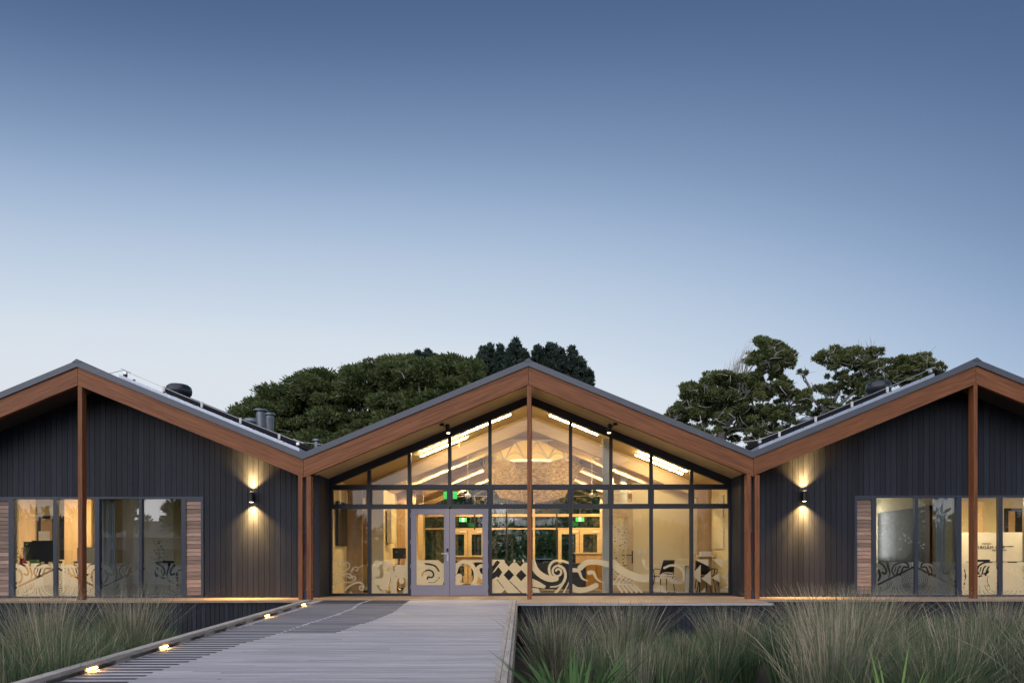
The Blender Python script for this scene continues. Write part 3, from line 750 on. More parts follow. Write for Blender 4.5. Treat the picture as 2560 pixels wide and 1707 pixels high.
# linear lights under the ceiling
def line_light(px0, D, side, label, ln=1.22, drop=.085, mt='tube'):
    x0, z = None, None
    z0f = lambda x: zc(x, AX['c'], 4.83)-drop
    x0 = xa(px0, D)
    x1 = x0+ln
    t = thing('linear_light', label, 'ceiling light', ((x0+x1)/2, D, z0f((x0+x1)/2)), 'slim linear ceiling lights')
    obj('housing', MB().tube([(x0-.03, D, z0f(x0-.03)+.045), (x1+.03, D, z0f(x1+.03)+.045)], .022, 4), 'white', t)
    if mt != 'tube':
        m = MB().prism([(x0-.03, z0f(x0-.03)+.075), (x1+.03, z0f(x1+.03)+.075), (x1+.03, z0f(x1+.03)+.088), (x0-.03, z0f(x0-.03)+.088)], D-.16, D+.16)
        for dy in (-.17, .162):
            m.prism([(x0-.03, z0f(x0-.03)-.045), (x1+.03, z0f(x1+.03)-.045), (x1+.03, z0f(x1+.03)+.088), (x0-.03, z0f(x0-.03)+.088)], D+dy, D+dy+.008)
        obj('light_shield', m, 'alu', t)  # shield added to keep the hidden tubes' light off ceiling and rafters
    obj('diffuser', MB().tube([(x0, D, z0f(x0)+.004), (x1, D, z0f(x1)+.004)], .0095, 10), mt, t, smooth=True)
    return t
line_light(1157, 17.35, -1, 'upper glowing light tube in the left half of the gable glazing')
line_light(1052.5, 17.9, -1, 'lower glowing light tube in the left half of the gable glazing')
line_light(1374, 17.39, 1, 'glowing light tube close right of the central post, highest on the right')
line_light(1597, 17.40, 1, 'upper of the two parallel light tubes at the far right of the gable')
line_light(1589.5, 17.92, 1, 'lower of the two parallel light tubes at the far right of the gable')
for x, D, s, wh in ((-3.4, 19.3, -1, 'nearest left'), (-2.9, 21.9, -1, 'middle left'), (-2.9, 24.5, -1, 'rearmost left'), (2.0, 19.3, 1, 'nearest right'), (1.7, 21.9, 1, 'middle right'), (1.7, 24.5, 1, 'rearmost right')):  # unseen tubes added behind the rafters to brighten the hall
    line_light(PX+x*F/D, D, s, wh+' fill tube added unseen between the rafters deep in the hall', mt='tube_fill', drop=.14)
# woven basket with a cream drum above it, lit from within
ox, oy = -.12, 21.0
t = thing('woven_pendant', 'huge octagonal woven basket pendant hanging in the hall under a cream lit drum', 'pendant', (ox, oy, 2.7))
def hexa(sx, yy, zs, zf_):
    c = [(-sx, 0, zs), (-.5*sx/1.8, -yy, zf_), (.5*sx/1.8, -yy, zf_), (sx, 0, zs), (.5*sx/1.8, yy, zf_), (-.5*sx/1.8, yy, zf_)]
    P = []
    for k in range(6):
        a, b_ = Vector(c[k]), Vector(c[(k+1) % 6])
        for q in range(3): v = a.lerp(b_, q/3); P.append((ox+v.x, oy+v.y, v.z))
    return P
rim, mid, low = hexa(1.80, 1.3, 4.20, 3.70), hexa(1.36, 1.0, 3.44, 3.18), hexa(.98, .78, 2.80, 2.72)
m = MB(); n = 18
for k in range(n):
    k2 = (k+1) % n
    for A_, B_ in ((rim, mid), (mid, low)): m.add([A_[k], A_[k2], B_[k2], B_[k]], [(0, 1, 2, 3)])
bk = obj('woven_side', m, 'weave', t); sm = bk.modifiers.new('thick', 'SOLIDIFY'); sm.thickness = .012
obj('woven_bottom', MB().add(low, [tuple(range(n))]).add([(p[0], p[1], p[2]+.01) for p in low], [tuple(range(n))]), 'weave', t)
for k in range(n):
    obj('rib', MB().tube([rim[k], mid[k], low[k]], .020 if k % 3 == 0 else .011, 6), 'glulam', t)
obj('rim_band', MB().tube(rim+[rim[0]], .022, 6), 'white', t)
m = MB(); z0, z1, r = 3.80, 4.38, 1.46; n2 = 32
for k in range(n2):
    a0, a1 = 2*math.pi*k/n2, 2*math.pi*(k+1)/n2
    m.add([(ox+r*math.cos(a0), oy+r*math.sin(a0)*.8, z0), (ox+r*math.cos(a1), oy+r*math.sin(a1)*.8, z0), (ox+r*math.cos(a1), oy+r*math.sin(a1)*.8, z1), (ox+r*math.cos(a0), oy+r*math.sin(a0)*.8, z1)], [(0, 1, 2, 3)])
q_ = [(ox+r*math.cos(2*math.pi*k/n2), oy+r*math.sin(2*math.pi*k/n2)*.8, z1+.002) for k in range(n2)]
m.add(q_, [tuple(range(n2))])
dr = obj('lamp_drum', m, 'shade', t); sm = dr.modifiers.new('thick', 'SOLIDIFY'); sm.thickness = .006
m = MB(); q = lambda a, z: (ox+(r+.03)*math.cos(a), oy+(r+.03)*math.sin(a)*.8, z)
for k in range(14):
    a0, a1, a2 = [2*math.pi*(k+u)/14+.1 for u in (0, .5, 1)]
    m.tube([q(a0, z0), q(a1, z1-.06)], .024, 4).tube([q(a1, z1-.06), q(a2, z0)], .024, 4)
    m.tube([q(a0+(a2-a0)*u, z0+.20*math.sin(math.pi*u)) for u in np.linspace(0, 1, 7)], .016, 4)
m.tube([q(2*math.pi*k/32, z1-.02) for k in range(33)], .03, 4)
obj('drum_lattice', m, 'white', t)
obj('lamp', MB().lathe(ox, oy, [(.02, 4.12), (.24, 4.13), (.24, 4.20), (.02, 4.21)], 20), 'pbulb', t)
m = MB()
for k in range(4):
    a = math.pi*(k+.5)/2; m.tube([(ox+1.2*math.cos(a), oy+.9*math.sin(a), 4.39), (ox+.2*math.cos(a), oy+.2*math.sin(a), 4.72)], .006, 4)
obj('suspension_wire', m, 'steel', t)

def boxthing(name, label, cat, parts, loc, group=None):
    """thing from a list of (part name, material, [boxes])"""
    t = thing(name, label, cat, loc, group)
    for pn, mt, bx in parts:
        m = MB()
        for q in bx: m.box(*q)
        obj(pn, m, mt, t, bevel=.004)
    return t
# partitions, panels
bc_part = lambda n, mb, mt, lab=None: obj(n, mb, mt, bc, label=lab)
bc_part('plywood_panel', MB().box(-5.0, -4.58, 18.0, 18.06, 0, 2.85), 'ply')
bc_part('partition', MB().box(-4.58, -4.20, 18.55, 18.67, 0, 2.80), 'cream')
bc_part('partition', MB().box(-4.20, -4.14, 18.55, 20.4, 0, 2.80), 'cream')
bc_part('wall_cupboard', MB().box(-4.10, -3.98, 18.8, 19.4, 1.35, 2.3), 'cream')
bc_part('plywood_panel', MB().box(-4.38, -4.13, 20.05, 20.1, 0, 2.85), 'ply')
bc_part('plywood_panel', MB().box(-4.13, -3.90, 20.3, 20.36, 0, 2.85), 'ply')
bc_part('partition', MB().box(-4.5, -3.62, 20.45, 20.57, 0, 2.85), 'cream')
bc_part('timber_column', MB().box(-3.62, -3.46, 20.9, 21.0, 0, 3.2), 'oak')
bc_part('partition', MB().box(2.69, 4.72, 19.0, 19.12, 0, 3.0), 'cream')
bc_part('partition', MB().box(2.0, 2.68, 19.0, 19.12, 2.30, 2.42).box(1.9, 2.02, 19.0, 19.12, 0, 3.0), 'cream')
bc_part('door_lining', MB().box(2.60, 2.70, 18.96, 19.0, 0, 2.28).box(2.04, 2.60, 18.96, 19.0, 2.16, 2.28), 'oak')
bc_part('plywood_panel', MB().box(4.34, 4.71, 18.3, 18.36, 0, 2.9), 'ply')
m = MB()
for k in range(9): m.tube([(1.71+k*.021, 17.48+(.03 if k % 2 else 0), 0), (1.71+k*.021, 17.48+(.03 if k % 2 else 0), 3.97)], .013, 8)
cu = obj('curtain', m, 'curtain', smooth=True); tag(cu, 'tall pale pleated curtain stacked at the right of the sofa', 'curtain')
# inner glazed door with leaf decals and pleated blind behind
t = thing('glazed_inner_door', 'oak framed inner door with leaf decals on its glass', 'door', (2.35, 18.97, 0))
obj('door_frame', MB().box(2.06, 2.12, 18.97, 19.01, 0, 2.15).box(2.54, 2.595, 18.97, 19.01, 0, 2.15).box(2.12, 2.54, 18.972, 19.01, 0, .12).box(2.12, 2.54, 18.972, 19.01, 2.06, 2.15), 'oak', t)
obj('glass_pane', MB().box(2.12, 2.54, 18.985, 18.99, .12, 2.06), 'glass', t)
obj('door_handle', MB().box(2.66, 2.69, 18.93, 18.955, .78, 1.12).box(2.5, 2.67, 18.92, 18.935, .99, 1.01), 'black', t)
m = MB(); rr = random.Random(3)
for k in range(110):
    col = rr.choice((2.18, 2.30, 2.42, 2.46)); zz = rr.uniform(.3, 1.95)
    if rr.random() > (1.15-zz*.45): continue
    x, s_, a = col+rr.gauss(0, .03), rr.uniform(.016, .034), rr.uniform(-.9, .9)
    ca, sa = math.cos(a), math.sin(a)
    m.add([(x+u*ca-v*sa, 18.980, zz+u*sa+v*ca) for u, v in ((-s_, 0), (0, -s_*.5), (s_, 0), (0, s_*.5))], [(0, 1, 2, 3)])
obj('leaf_decal', m, 'bank', t)['kind'] = 'stuff'
m = MB()
for k in range(14): m.box(2.08+k*.038, 2.105+k*.038, 19.3+(k % 2)*.02, 19.33+(k % 2)*.02, 0, 3.0)
cu = obj('pleated_blind', m, 'curtain'); tag(cu, 'pale vertical blind seen through the glazed inner door', 'blind')
m = MB().box(2.05, 2.7, 19.125, 19.16, 2.44, 2.48).box(2.05, 2.7, 19.125, 19.16, 2.72, 2.75)
bc_part('window_bar', m, 'white')
for x, zt in ((2.2, 3.5), (2.62, 3.75)):
    o = obj('ventilation_duct', MB().tube([(x, 20.3, 2.5), (x, 20.3, zt)], .12, 16), 'curtain', smooth=True); tag(o, 'left of the two pale vertical ducts above the inner door' if x < 2.4 else 'right of the two pale vertical ducts above the inner door', 'duct', 'ducts above the inner door')
for x in (2.83, 2.99):
    o = obj('light_switch', MB().box(x, x+.075, 18.985, 18.998, 1.03, 1.15), 'plast', bevel=.003); tag(o, ('left' if x < 2.9 else 'right')+' of the two white switch plates on the cream wall by the inner door', 'switch', 'switch plates')
# speckled acoustic panels on the right-hand wall and a shelf
m, n, l, b = newmat('speckled_panel')
tcx = n.new('ShaderNodeTexCoord'); vo = n.new('ShaderNodeTexVoronoi'); vo.inputs['Scale'].default_value = 22; l.new(tcx.outputs['Object'], vo.inputs['Vector'])
r_ = n.new('ShaderNodeValToRGB'); r_.color_ramp.interpolation = 'CONSTANT'; r_.color_ramp.elements[0].color = (.22, .17, .09, 1); r_.color_ramp.elements[1].color = (.80, .72, .52, 1); r_.color_ramp.elements[1].position = .22
l.new(vo.outputs['Distance'], r_.inputs[0]); l.new(r_.outputs[0], b.inputs['Base Color']); MT['speck'] = m
bc_part('acoustic_panel', MB().box(4.69, 4.718, 17.1, 18.25, 1.15, 2.5), 'speck'); bc_part('acoustic_panel', MB().box(4.20, 4.335, 18.4, 18.43, 1.0, 2.5), 'speck')
t = boxthing('side_table', 'low side table with stacked papers beside the speckled panel', 'table', [('table_top', 'white', [(4.25, 4.68, 17.9, 18.2, .95, .98)]), ('leg', 'steel', [(4.28, 4.31, 18.0, 18.03, 0, .95)])], (4.45, 18, 0))
for k, (w_, dx) in enumerate(((.30, 0), (.26, .02), (.28, .01))):
    o = obj('paper_stack', MB().box(4.33+dx, 4.33+dx+w_, 17.93, 18.15, .981+k*.036, .981+k*.036+.034), 'plast'); tag(o, ('lowest', 'middle', 'topmost')[k]+' sheaf of white papers piled on the side table', 'papers', 'papers on the side table')
# sofa: tall charcoal banquette with a mustard end
t = thing('banquette', 'tall charcoal banquette sofa with a mustard end section', 'sofa', (.3, 19, 0))
for k in range(4):
    a = -1.28+k*.665
    for z0_, z1_ in ((.42, .78), (.06, .415)): obj('back_cushion', MB().box(a+.006, a+.659, 18.9, 19.05, z0_, z1_), 'charcoal', t, bevel=.012)
obj('seat', MB().box(-1.28, 1.38, 19.06, 19.6, .1, .45), 'charcoal', t, bevel=.02)
for a, c in ((1.385, 1.66), (1.665, 1.93)):
    for z0_, z1_ in ((.40, .78), (.06, .395)): obj('end_cushion', MB().box(a, c, 18.86, 19.3, z0_, z1_), 'mustard', t, bevel=.015, label='mustard upholstery')
t = boxthing('reception_counter', 'pale timber counter at the rear doors, right of the hall', 'counter', [('top', 'oak', [(1.35, 2.42, 23.8, 24.4, 1.10, 1.15)]), ('front_panel', 'ply', [(1.40, 2.38, 23.86, 24.3, .0, 1.098)])], (1.9, 24, 0))
t = boxthing('timber_bench', 'pale timber ledge seen through the right door leaf', 'bench', [('top', 'oak', [(-3.15, -1.7, 23.7, 24.2, 1.0, 1.05)]), ('leg', 'oak', [(-3.1, -3.04, 23.8, 23.86, 0, .998)]), ('leg', 'oak', [(-1.82, -1.76, 23.8, 23.86, 0, .998)]), ('rail', 'ply', [(-3.0, -1.85, 23.82, 23.85, .78, .99)])], (-2.4, 24, 0))
t = boxthing('lunch_table', 'long pale timber table behind the right door leaf', 'table', [('top', 'oak', [(-2.6, -1.25, 19.3, 20.0, .70, .73)]), ('leg', 'black', [(-2.5, -2.45, 19.4, 19.45, 0, .698)]), ('leg', 'black', [(-1.40, -1.35, 19.4, 19.45, 0, .698)])], (-1.9, 19.6, 0))
t = boxthing('meeting_table', 'white topped table by the glass at the right of the hall', 'table', [('table_top', 'white', [(3.15, 4.18, 17.5, 18.1, .715, .74)]), ('leg', 'plast', [(3.88, 3.96, 17.7, 17.78, 0, .713)]), ('foot', 'plast', [(3.65, 4.15, 17.66, 17.82, 0, .02)])], (3.7, 17.8, 0))
def chair(label, x, y, rz, group='black chairs in the hall'):
    t = thing('chair', label, 'chair', (0, 0, 0), group)
    m = MB().box(-.21, .21, -.20, .20, .44, .465); o = obj('seat', m, 'black', t, bevel=.01)
    bm_ = MB(); NP = 7
    vs = []
    for j in range(5):
        for i in range(NP):
            u = -1+2*i/(NP-1); z = .50+j*.09; vs.append((u*(.20-.012*j), .19+.03*j+-.05*u*u, z))
    m = MB(); fs = []
    for j in range(4):
        for i in range(NP-1): fs.append((j*NP+i, j*NP+i+1, (j+1)*NP+i+1, (j+1)*NP+i))
    m.add(vs, fs); o = obj('backrest', m, 'black', t, smooth=True); s_ = o.modifiers.new('t', 'SOLIDIFY'); s_.thickness = .018
    for sx in (-1, 1):
        for sy in (-1, 1): obj('leg', MB().tube([(sx*.17, sy*.14, .45), (sx*.21, sy*.22, 0)], .013, 8), 'black', t)
        obj('armrest', MB().tube([(sx*.2, .18, .62), (sx*.22, 0, .64), (sx*.22, -.12, .62), (sx*.19, -.12, .45)], .012, 6), 'black', t)
    t.location = (x, y, 0); t.rotation_euler = (0, 0, rz); return t
chair('black shell chair left of the white table, backrest to the glass', 3.22, 17.25, R(200))
chair('black shell chair on the near right of the white table', 4.28, 17.3, R(150))
chair('black shell chair at the far end of the white table', 4.48, 17.75, R(110))
chair('black chair at the long timber table, seen through the right door leaf', -1.55, 18.9, R(190))
chair('black chair next to the door mullion at the long timber table', -2.25, 18.9, R(170))
# office corner at the left
t = boxthing('work_desk', 'cream desk in the left corner of the hall', 'desk', [('top', 'cream', [(-4.3, -3.45, 19.3, 20.0, .71, .74)]), ('leg', 'white', [(-3.52, -3.48, 19.35, 19.4, 0, .708)])], (-3.9, 19.6, 0))
t = boxthing('computer_monitor', 'black monitor on the cream desk in the left corner of the hall', 'monitor', [('screen', 'black', [(-4.1, -3.72+.0, 19.5, 19.54, .92, 1.22)]), ('stand', 'black', [(-3.94, -3.90, 19.53, 19.56, .75, .95)]), ('foot', 'black', [(-4.02, -3.82, 19.46, 19.62, .741, .752)])], (-3.9, 19.5, .74))
t = boxthing('office_chair', 'black swivel chair at the cream desk in the left corner', 'chair', [('backrest', 'black', [(-3.95, -3.6, 18.75, 18.79, .5, .62)]), ('seat', 'black', [(-3.98, -3.56, 18.8, 19.15, .44, .5)]), ('gas_column', 'steel', [(-3.79, -3.75, 18.95, 18.99, .1, .44)]), ('base', 'black', [(-4.0, -3.54, 18.94, 19.0, .06, .10), (-3.8, -3.74, 18.72, 19.2, .06, .098)]), ('castor', 'black', [(-4.0, -3.95, 18.95, 18.99, 0, .058)]), ('castor', 'black', [(-3.6, -3.55, 18.95, 18.99, 0, .058)])], (-3.77, 18.97, 0))
t = boxthing('television', 'black television on a bracket at the left wall of the hall', 'television', [('screen', 'black', [(-4.955, -4.91, 16.95, 17.75, 1.23, 2.34)]), ('bracket', 'black', [(-4.984, -4.956, 17.1, 17.3, 1.7, 1.95), (-4.984, -4.956, 17.1, 17.2, 2.05, 2.1)])], (-4.95, 17.3, 1.8))
o = obj('socket_plate', MB().box(-4.5, -4.41, 18.535, 18.549, 1.0, 1.12), 'plast'); tag(o, 'white socket plate on the cream partition left of the doors', 'socket')
# exit signs
def exit_sign(x, D, z0_, z1_, w_, label, glyph):
    t = thing('exit_sign', label, 'exit sign', (x, D, z0_), 'green exit signs')
    obj('sign_face', MB().box(x-w_/2, x+w_/2, D, D+.03, z0_, z1_), 'exit', t)
    h = z1_-z0_
    if glyph:
        m = MB().box(x-h*.28, x+h*.28, D-.006, D-.001, z0_+h*.06, z1_-h*.06); obj('doorway_symbol', m, 'exitw', t)
        m = MB(); q = lambda u, v: (x+u*h, D-.012, z0_+v*h)
        m.tube([q(-.02, .62), q(.02, .42)], .07*h, 6).tube([q(.02, .42), q(.14, .25), q(.10, .1)], .035*h, 5).tube([q(0, .42), q(-.10, .28), q(-.2, .22)], .035*h, 5).tube([q(-.02, .6), q(.14, .5)], .028*h, 5).tube([q(-.03, .6), q(-.16, .48)], .028*h, 5).lathe(x-.0*h, D-.012, [(.01*h, z0_+.70*h), (.06*h, z0_+.76*h), (.01*h, z0_+.83*h)], 8)
        obj('running_figure', m, 'exit', t)
    else:
        obj('frame', MB().box(x-w_/2-.01, x+w_/2+.01, D-.004, D+.034, z1_+.002, z1_+.022), 'black', t)
    m = MB().tube([(x, D+.015, z1_), (x, D+.015, z1_+.45)], .006, 5); obj('hanger', m, 'steel', t)
exit_sign(xa(1450, 24.0), 24.0, 2.24, 2.39, .30, 'green running man exit sign right of the central post over the rear doors', True)
exit_sign(xa(1157.5, 24.0), 24.0, 2.23, 2.38, .27, 'green running man exit sign seen through the right door leaf', True)
exit_sign(xa(1126, 18.2), 18.2, 2.50, 2.70, .355, 'plain green sign box behind the mullion above the entrance doors', False)
for k, (x, D, lab) in enumerate(((xa(1170, 19.3), 19.3, 'pale ceiling fan on a rod above the entrance doors'), (xa(1480, 19.3), 19.3, 'pale ceiling fan on a rod by the tall curtain'))):
    t = thing('ceiling_fan', lab, 'ceiling fan', (x, D, 2.7), 'ceiling fans')
    obj('rod', MB().tube([(x, D, 2.7), (x, D, zc(x, AX['c'], 4.82))], .012, 6), 'white', t); obj('hub', MB().lathe(x, D, [(.02, 2.62), (.09, 2.66), (.09, 2.72), (.03, 2.76)], 12), 'white', t)
    for q in range(3):
        a = q*2.094+.35*k+.3; c_, s_ = math.cos(a), math.sin(a)
        obj('blade', MB().add([(x+u*c_-v*s_, D+u*s_+v*c_, 2.685+dz) for dz in (0, .008) for u, v in ((.08, -.03), (.55, -.055), (.55, .055), (.08, .03))], [(0, 1, 2, 3), (7, 6, 5, 4), (0, 4, 5, 1), (1, 5, 6, 2), (2, 6, 7, 3), (3, 7, 4, 0)]), 'white', t)
for x, z, s_, lab in ((xa(1507, 17.9), 2.42, 1, ''),):
    pass
# spotlight inside the hall (brown track spots by the ceiling)
for px, py, lab in ((1505, 1108, 'small bronze spotlight on the ceiling right of the woven pendant'), (1148, 1115, 'small bronze spotlight on the ceiling left of the woven pendant')):
    x, D, z = at(px, py, 18.25); t = thing('track_spotlight', lab, 'spotlight', (x, D, z), 'bronze spotlights in the hall')
    obj('lamp_body', MB().tube([(x, D, z-.05), (x+.02, D, z+.09)], .04, 12), 'glulam', t, smooth=True); obj('arm', MB().tube([(x+.02, D, z+.05), (x+.07, D, z+.10), (x+.1, D, zc(x+.1, AX['c'], 4.83))], .01, 6), 'glulam', t)

# car and green bank behind the building
t = thing('parked_car', 'silver blue car parked behind the hall, seen through both glass walls', 'car', (xa(1350, 34), 34, -.3))
cx = xa(1350, 34)
def ring(w_, z, y): return [(cx-w_, y, z), (cx+w_, y, z)]
prof = [(-.85, -.12), (-.90, .25), (-.88, .58), (-.70, 1.02), (-.60, 1.10), (.60, 1.10), (.70, 1.02), (.88, .58), (.90, .25), (.85, -.12)]
obj('body', MB().prism([(cx+u, z-.3+.20) for u, z in prof[::-1]], 34.0, 38.0), 'carpaint', t, bevel=.06)
obj('windscreen', MB().prism([(cx-.74, .50), (cx+.74, .50), (cx+.58, .95), (cx-.58, .95)], 33.97, 33.99), 'pv', t)
for sx in (-1, 1):
    obj('headlight', MB().prism([(cx+sx*.55-.16, .28), (cx+sx*.55+.16, .28), (cx+sx*.55+.16, .40), (cx+sx*.55-.16, .40)], 33.96, 33.995), 'plast', t)
    for yy in (34.7, 37.3): obj('wheel', MB().tube([(cx+sx*.80, yy, .02), (cx+sx*.93, yy, .02)], .32, 18), 'black', t)
# bank: slope of shrubs behind the yard
V = []; Fc = []
nb = 60
m = MB()
gx = np.linspace(-34, 34, 70); gy = np.linspace(39, 60, 14)
vs = [(x, y, -.4+(y-39)*.62*(.8+.2*math.sin(x*.3))+.5*math.sin(x*1.3+y)) for y in gy for x in gx]
fs = [(j*70+i, j*70+i+1, (j+1)*70+i+1, (j+1)*70+i) for j in range(13) for i in range(69)]
struct('bank', m.add(vs, fs), 'soil', 'planted bank behind the yard')
# ------------------------------------------------------------------ wing interiors
def room(x0, x1, ydeep, name):
    struct(name+'_floor', MB().box(x0, x1, DW+.15, ydeep, -.10, FZ), 'carpet', 'carpeted office floor')
    struct(name+'_ceiling', MB().box(x0, x1, DW+.15, ydeep, 2.75, 2.83), 'white', 'white office ceiling')
    struct(name+'_wall_rear', MB().box(x0, x1, ydeep+.002, ydeep+.1, 0, 2.83), 'cream', 'cream office rear wall')
def ceil_panel(x, y, label, w_=.6, d_=.6, mt='panel', z=2.75):
    t = thing('ceiling_light', label, 'ceiling light', (x, y, z), 'office ceiling lights')
    obj('frame', MB().box(x-w_/2-.02, x+w_/2+.02, y-d_/2-.02, y+d_/2+.02, z-.012, z-.001), 'white', t)
    obj('diffuser', MB().box(x-w_/2, x+w_/2, y-d_/2, y+d_/2, z-.020, z-.013), mt, t)
room(-18.0, -10.20, 21.0, 'left_office'); room(-10.08, -5.16, 19.0, 'left_meeting_room')
struct('left_office_wall_side', MB().box(-10.195, -10.085, DW+.145, 21.1, 0, 2.83), 'white', 'wall between the left office and the meeting room')
struct('left_office_wall_far', MB().box(-18.1, -18.0, DW+.145, 21.1, 0, 2.83), 'cream', 'far wall of the left office')
ceil_panel(-11.9, 17.2, 'lit square ceiling light of the left office near the window', .9, .5); ceil_panel(-14.6, 17.2, 'lit square ceiling light at the far left of the left office', .9, .5); ceil_panel(xa(232, 16.6), 16.6, 'lit ceiling light just behind the left gable post', .3, .18, 'panel', 2.30+.2)
ceil_panel(-6.3, 18.3, 'unseen fill light added to brighten the dim left meeting room', .5, .5, 'dim')  # added lamp lifting this room, in place of light from outside
o = obj('plywood_panel', MB().box(-14.4, -13.93, 19.0, 19.05, 0, 2.74), 'ply', bl)
obj('plywood_panel', MB().box(-12.78, -12.05, 18.5, 18.55, 0, 2.74), 'ply', bl)
obj('plywood_panel', MB().box(-10.25, -10.198, 16.2, 16.6, 0, 2.74), 'ply', bl)
obj('plywood_panel', MB().box(-10.083, -10.04, 16.22, 16.58, 0, 2.74), 'ply', bl)
t = boxthing('office_door', 'dark glazed door with a white notice in the left office', 'door', [('door_frame', 'alu', [(-15.3, -15.22, 20.93, 20.99, 0, 2.25), (-14.5, -14.42, 20.93, 20.99, 0, 2.25), (-15.22, -14.5, 20.93, 20.99, 2.17, 2.25)]), ('door_leaf', 'ply', [(-15.2, -14.85, 20.95, 20.985, .01, 2.16)]), ('side_light', 'black', [(-14.84, -14.52, 20.95, 20.985, .01, 2.16)])], (-14.9, 20.95, 0))
o = obj('notice', MB().box(-14.28, -13.96, 19.6, 19.61, 1.18, 1.72), 'plast'); tag(o, 'white notice on a stand in front of the dark office door', 'notice')
# desk, monitors, screens, plants in the left office
t = boxthing('office_desk', 'cream desk against the glass of the left office', 'desk', [('top', 'cream', [(-13.2, -11.3, 16.5, 17.2, .70, .73)]), ('leg', 'white', [(-11.4, -11.35, 16.55, 16.6, 0, .698)]), ('leg', 'white', [(-13.15, -13.1, 16.55, 16.6, 0, .698)])], (-12.2, 16.9, 0))
t = boxthing('computer_monitor', 'large black monitor on the left office desk behind the second pane', 'monitor', [('screen', 'black', [(-12.35, -11.72, 16.72, 16.76, .84, 1.36)]), ('stand', 'black', [(-12.08, -12.0, 16.77, 16.8, .735, .9)]), ('foot', 'black', [(-12.18, -11.9, 16.68, 16.86, .731, .745)])], (-12, 16.75, .73))
t = boxthing('computer_monitor', 'black monitor turned away at the far left of the office', 'monitor', [('screen', 'black', [(-12.75, -12.38, 16.98, 17.02, .86, 1.34)]), ('stand', 'black', [(-12.6, -12.54, 17.03, 17.05, .731, .9)])], (-12.6, 17, .73))
t = boxthing('desk_screen', 'charcoal desk divider behind the desks of the left office', 'divider', [('screen', 'charcoal', [(-12.1, -11.5, 18.0, 18.04, .76, 1.22)]), ('rail', 'steel', [(-12.1, -11.5, 17.99, 18.05, 1.221, 1.24)])], (-11.8, 18, .7))
t = boxthing('storage_counter', 'long cream counter at the back of the left office', 'counter', [('top', 'cream', [(-13.2, -10.4, 18.9, 19.4, .87, .90)]), ('front_panel', 'white', [(-13.15, -10.42, 18.95, 19.35, .0, .868)])], (-11.8, 19.1, 0))
t = boxthing('printer', 'black printer on the counter of the left office', 'printer', [('body', 'black', [(-12.0, -11.45, 19.0, 19.3, .901, 1.10)]), ('paper_tray', 'darkmetal', [(-11.9, -11.55, 18.92, 18.998, 1.0, 1.02)]), ('lid', 'darkmetal', [(-11.95, -11.5, 19.02, 19.28, 1.101, 1.14)])], (-11.7, 19.1, .9))
t = boxthing('microwave', 'dark box oven on the counter beside the partition of the left office', 'oven', [('body', 'black', [(-11.1, -10.55, 19.0, 19.3, .901, 1.16)]), ('door', 'darkmetal', [(-11.05, -10.7, 18.985, 18.999, .92, 1.14)])], (-10.8, 19.1, .9))
chair('navy backed chair behind the gable post in the left office', -11.35, 17.3, R(160), 'chairs in the wings')
for k, (x, h, mt, lab) in enumerate(((-12.28, .16, 'flaxb', 'lime green folder standing on the desk of the left office'), (-12.52, .2, 'red', 'red folder standing on the desk of the left office'), (-11.95, .05, 'oak', 'low timber tray on the desk of the left office'))):
    o = obj('desk_folder', MB().box(x, x+(.16 if k != 1 else .06), 16.55, 16.66, .731, .731+h), mt, bevel=.003); tag(o, lab, 'folder')
def pot_plant(x, y, z, h, label, n=46, pot='white'):
    t = thing('pot_plant', label, 'plant', (x, y, z)); obj('pot', MB().lathe(x, y, [(.05, z), (.07, z+.11), (.062, z+.11), (.058, z+.09)], 14), pot, t, smooth=True)
    m = MB(); rr = random.Random(int(abs(x)*77)); st = MB()
    for k in range(7): st.tube([(x, y, z+.09), (x+rr.gauss(0, .05), y+rr.gauss(0, .04), z+.1+h*rr.uniform(.5, .95))], .004, 4)
    obj('stem', st, 'bark', t)
    for k in range(n):
        px_, py_, pz_ = x+rr.gauss(0, .09), y+rr.gauss(0, .07), z+.14+h*rr.random(); s_ = rr.uniform(.02, .045); a, b_ = rr.uniform(0, 6.3), rr.uniform(-.8, .8)
        ca, sa, cb, sb = math.cos(a), math.sin(a), math.cos(b_), math.sin(b_)
        m.add([(px_+u*ca*cb-v*sa, py_+u*sa*.6+v*ca*.3, pz_+u*sb+v*cb*.5) for u, v in ((-s_, 0), (0, -s_*.45), (s_, 0), (0, s_*.45))], [(0, 1, 2, 3)])
    obj('leaves', m, 'flax', t)['kind'] = 'stuff'; return t
pot_plant(-12.93, 16.75, .73, .55, 'leafy pot plant at the far left of the office desk', 60); pot_plant(-12.45, 16.6, .731, .42, 'sprawling pot plant in front of the monitors of the left office', 50, 'red')
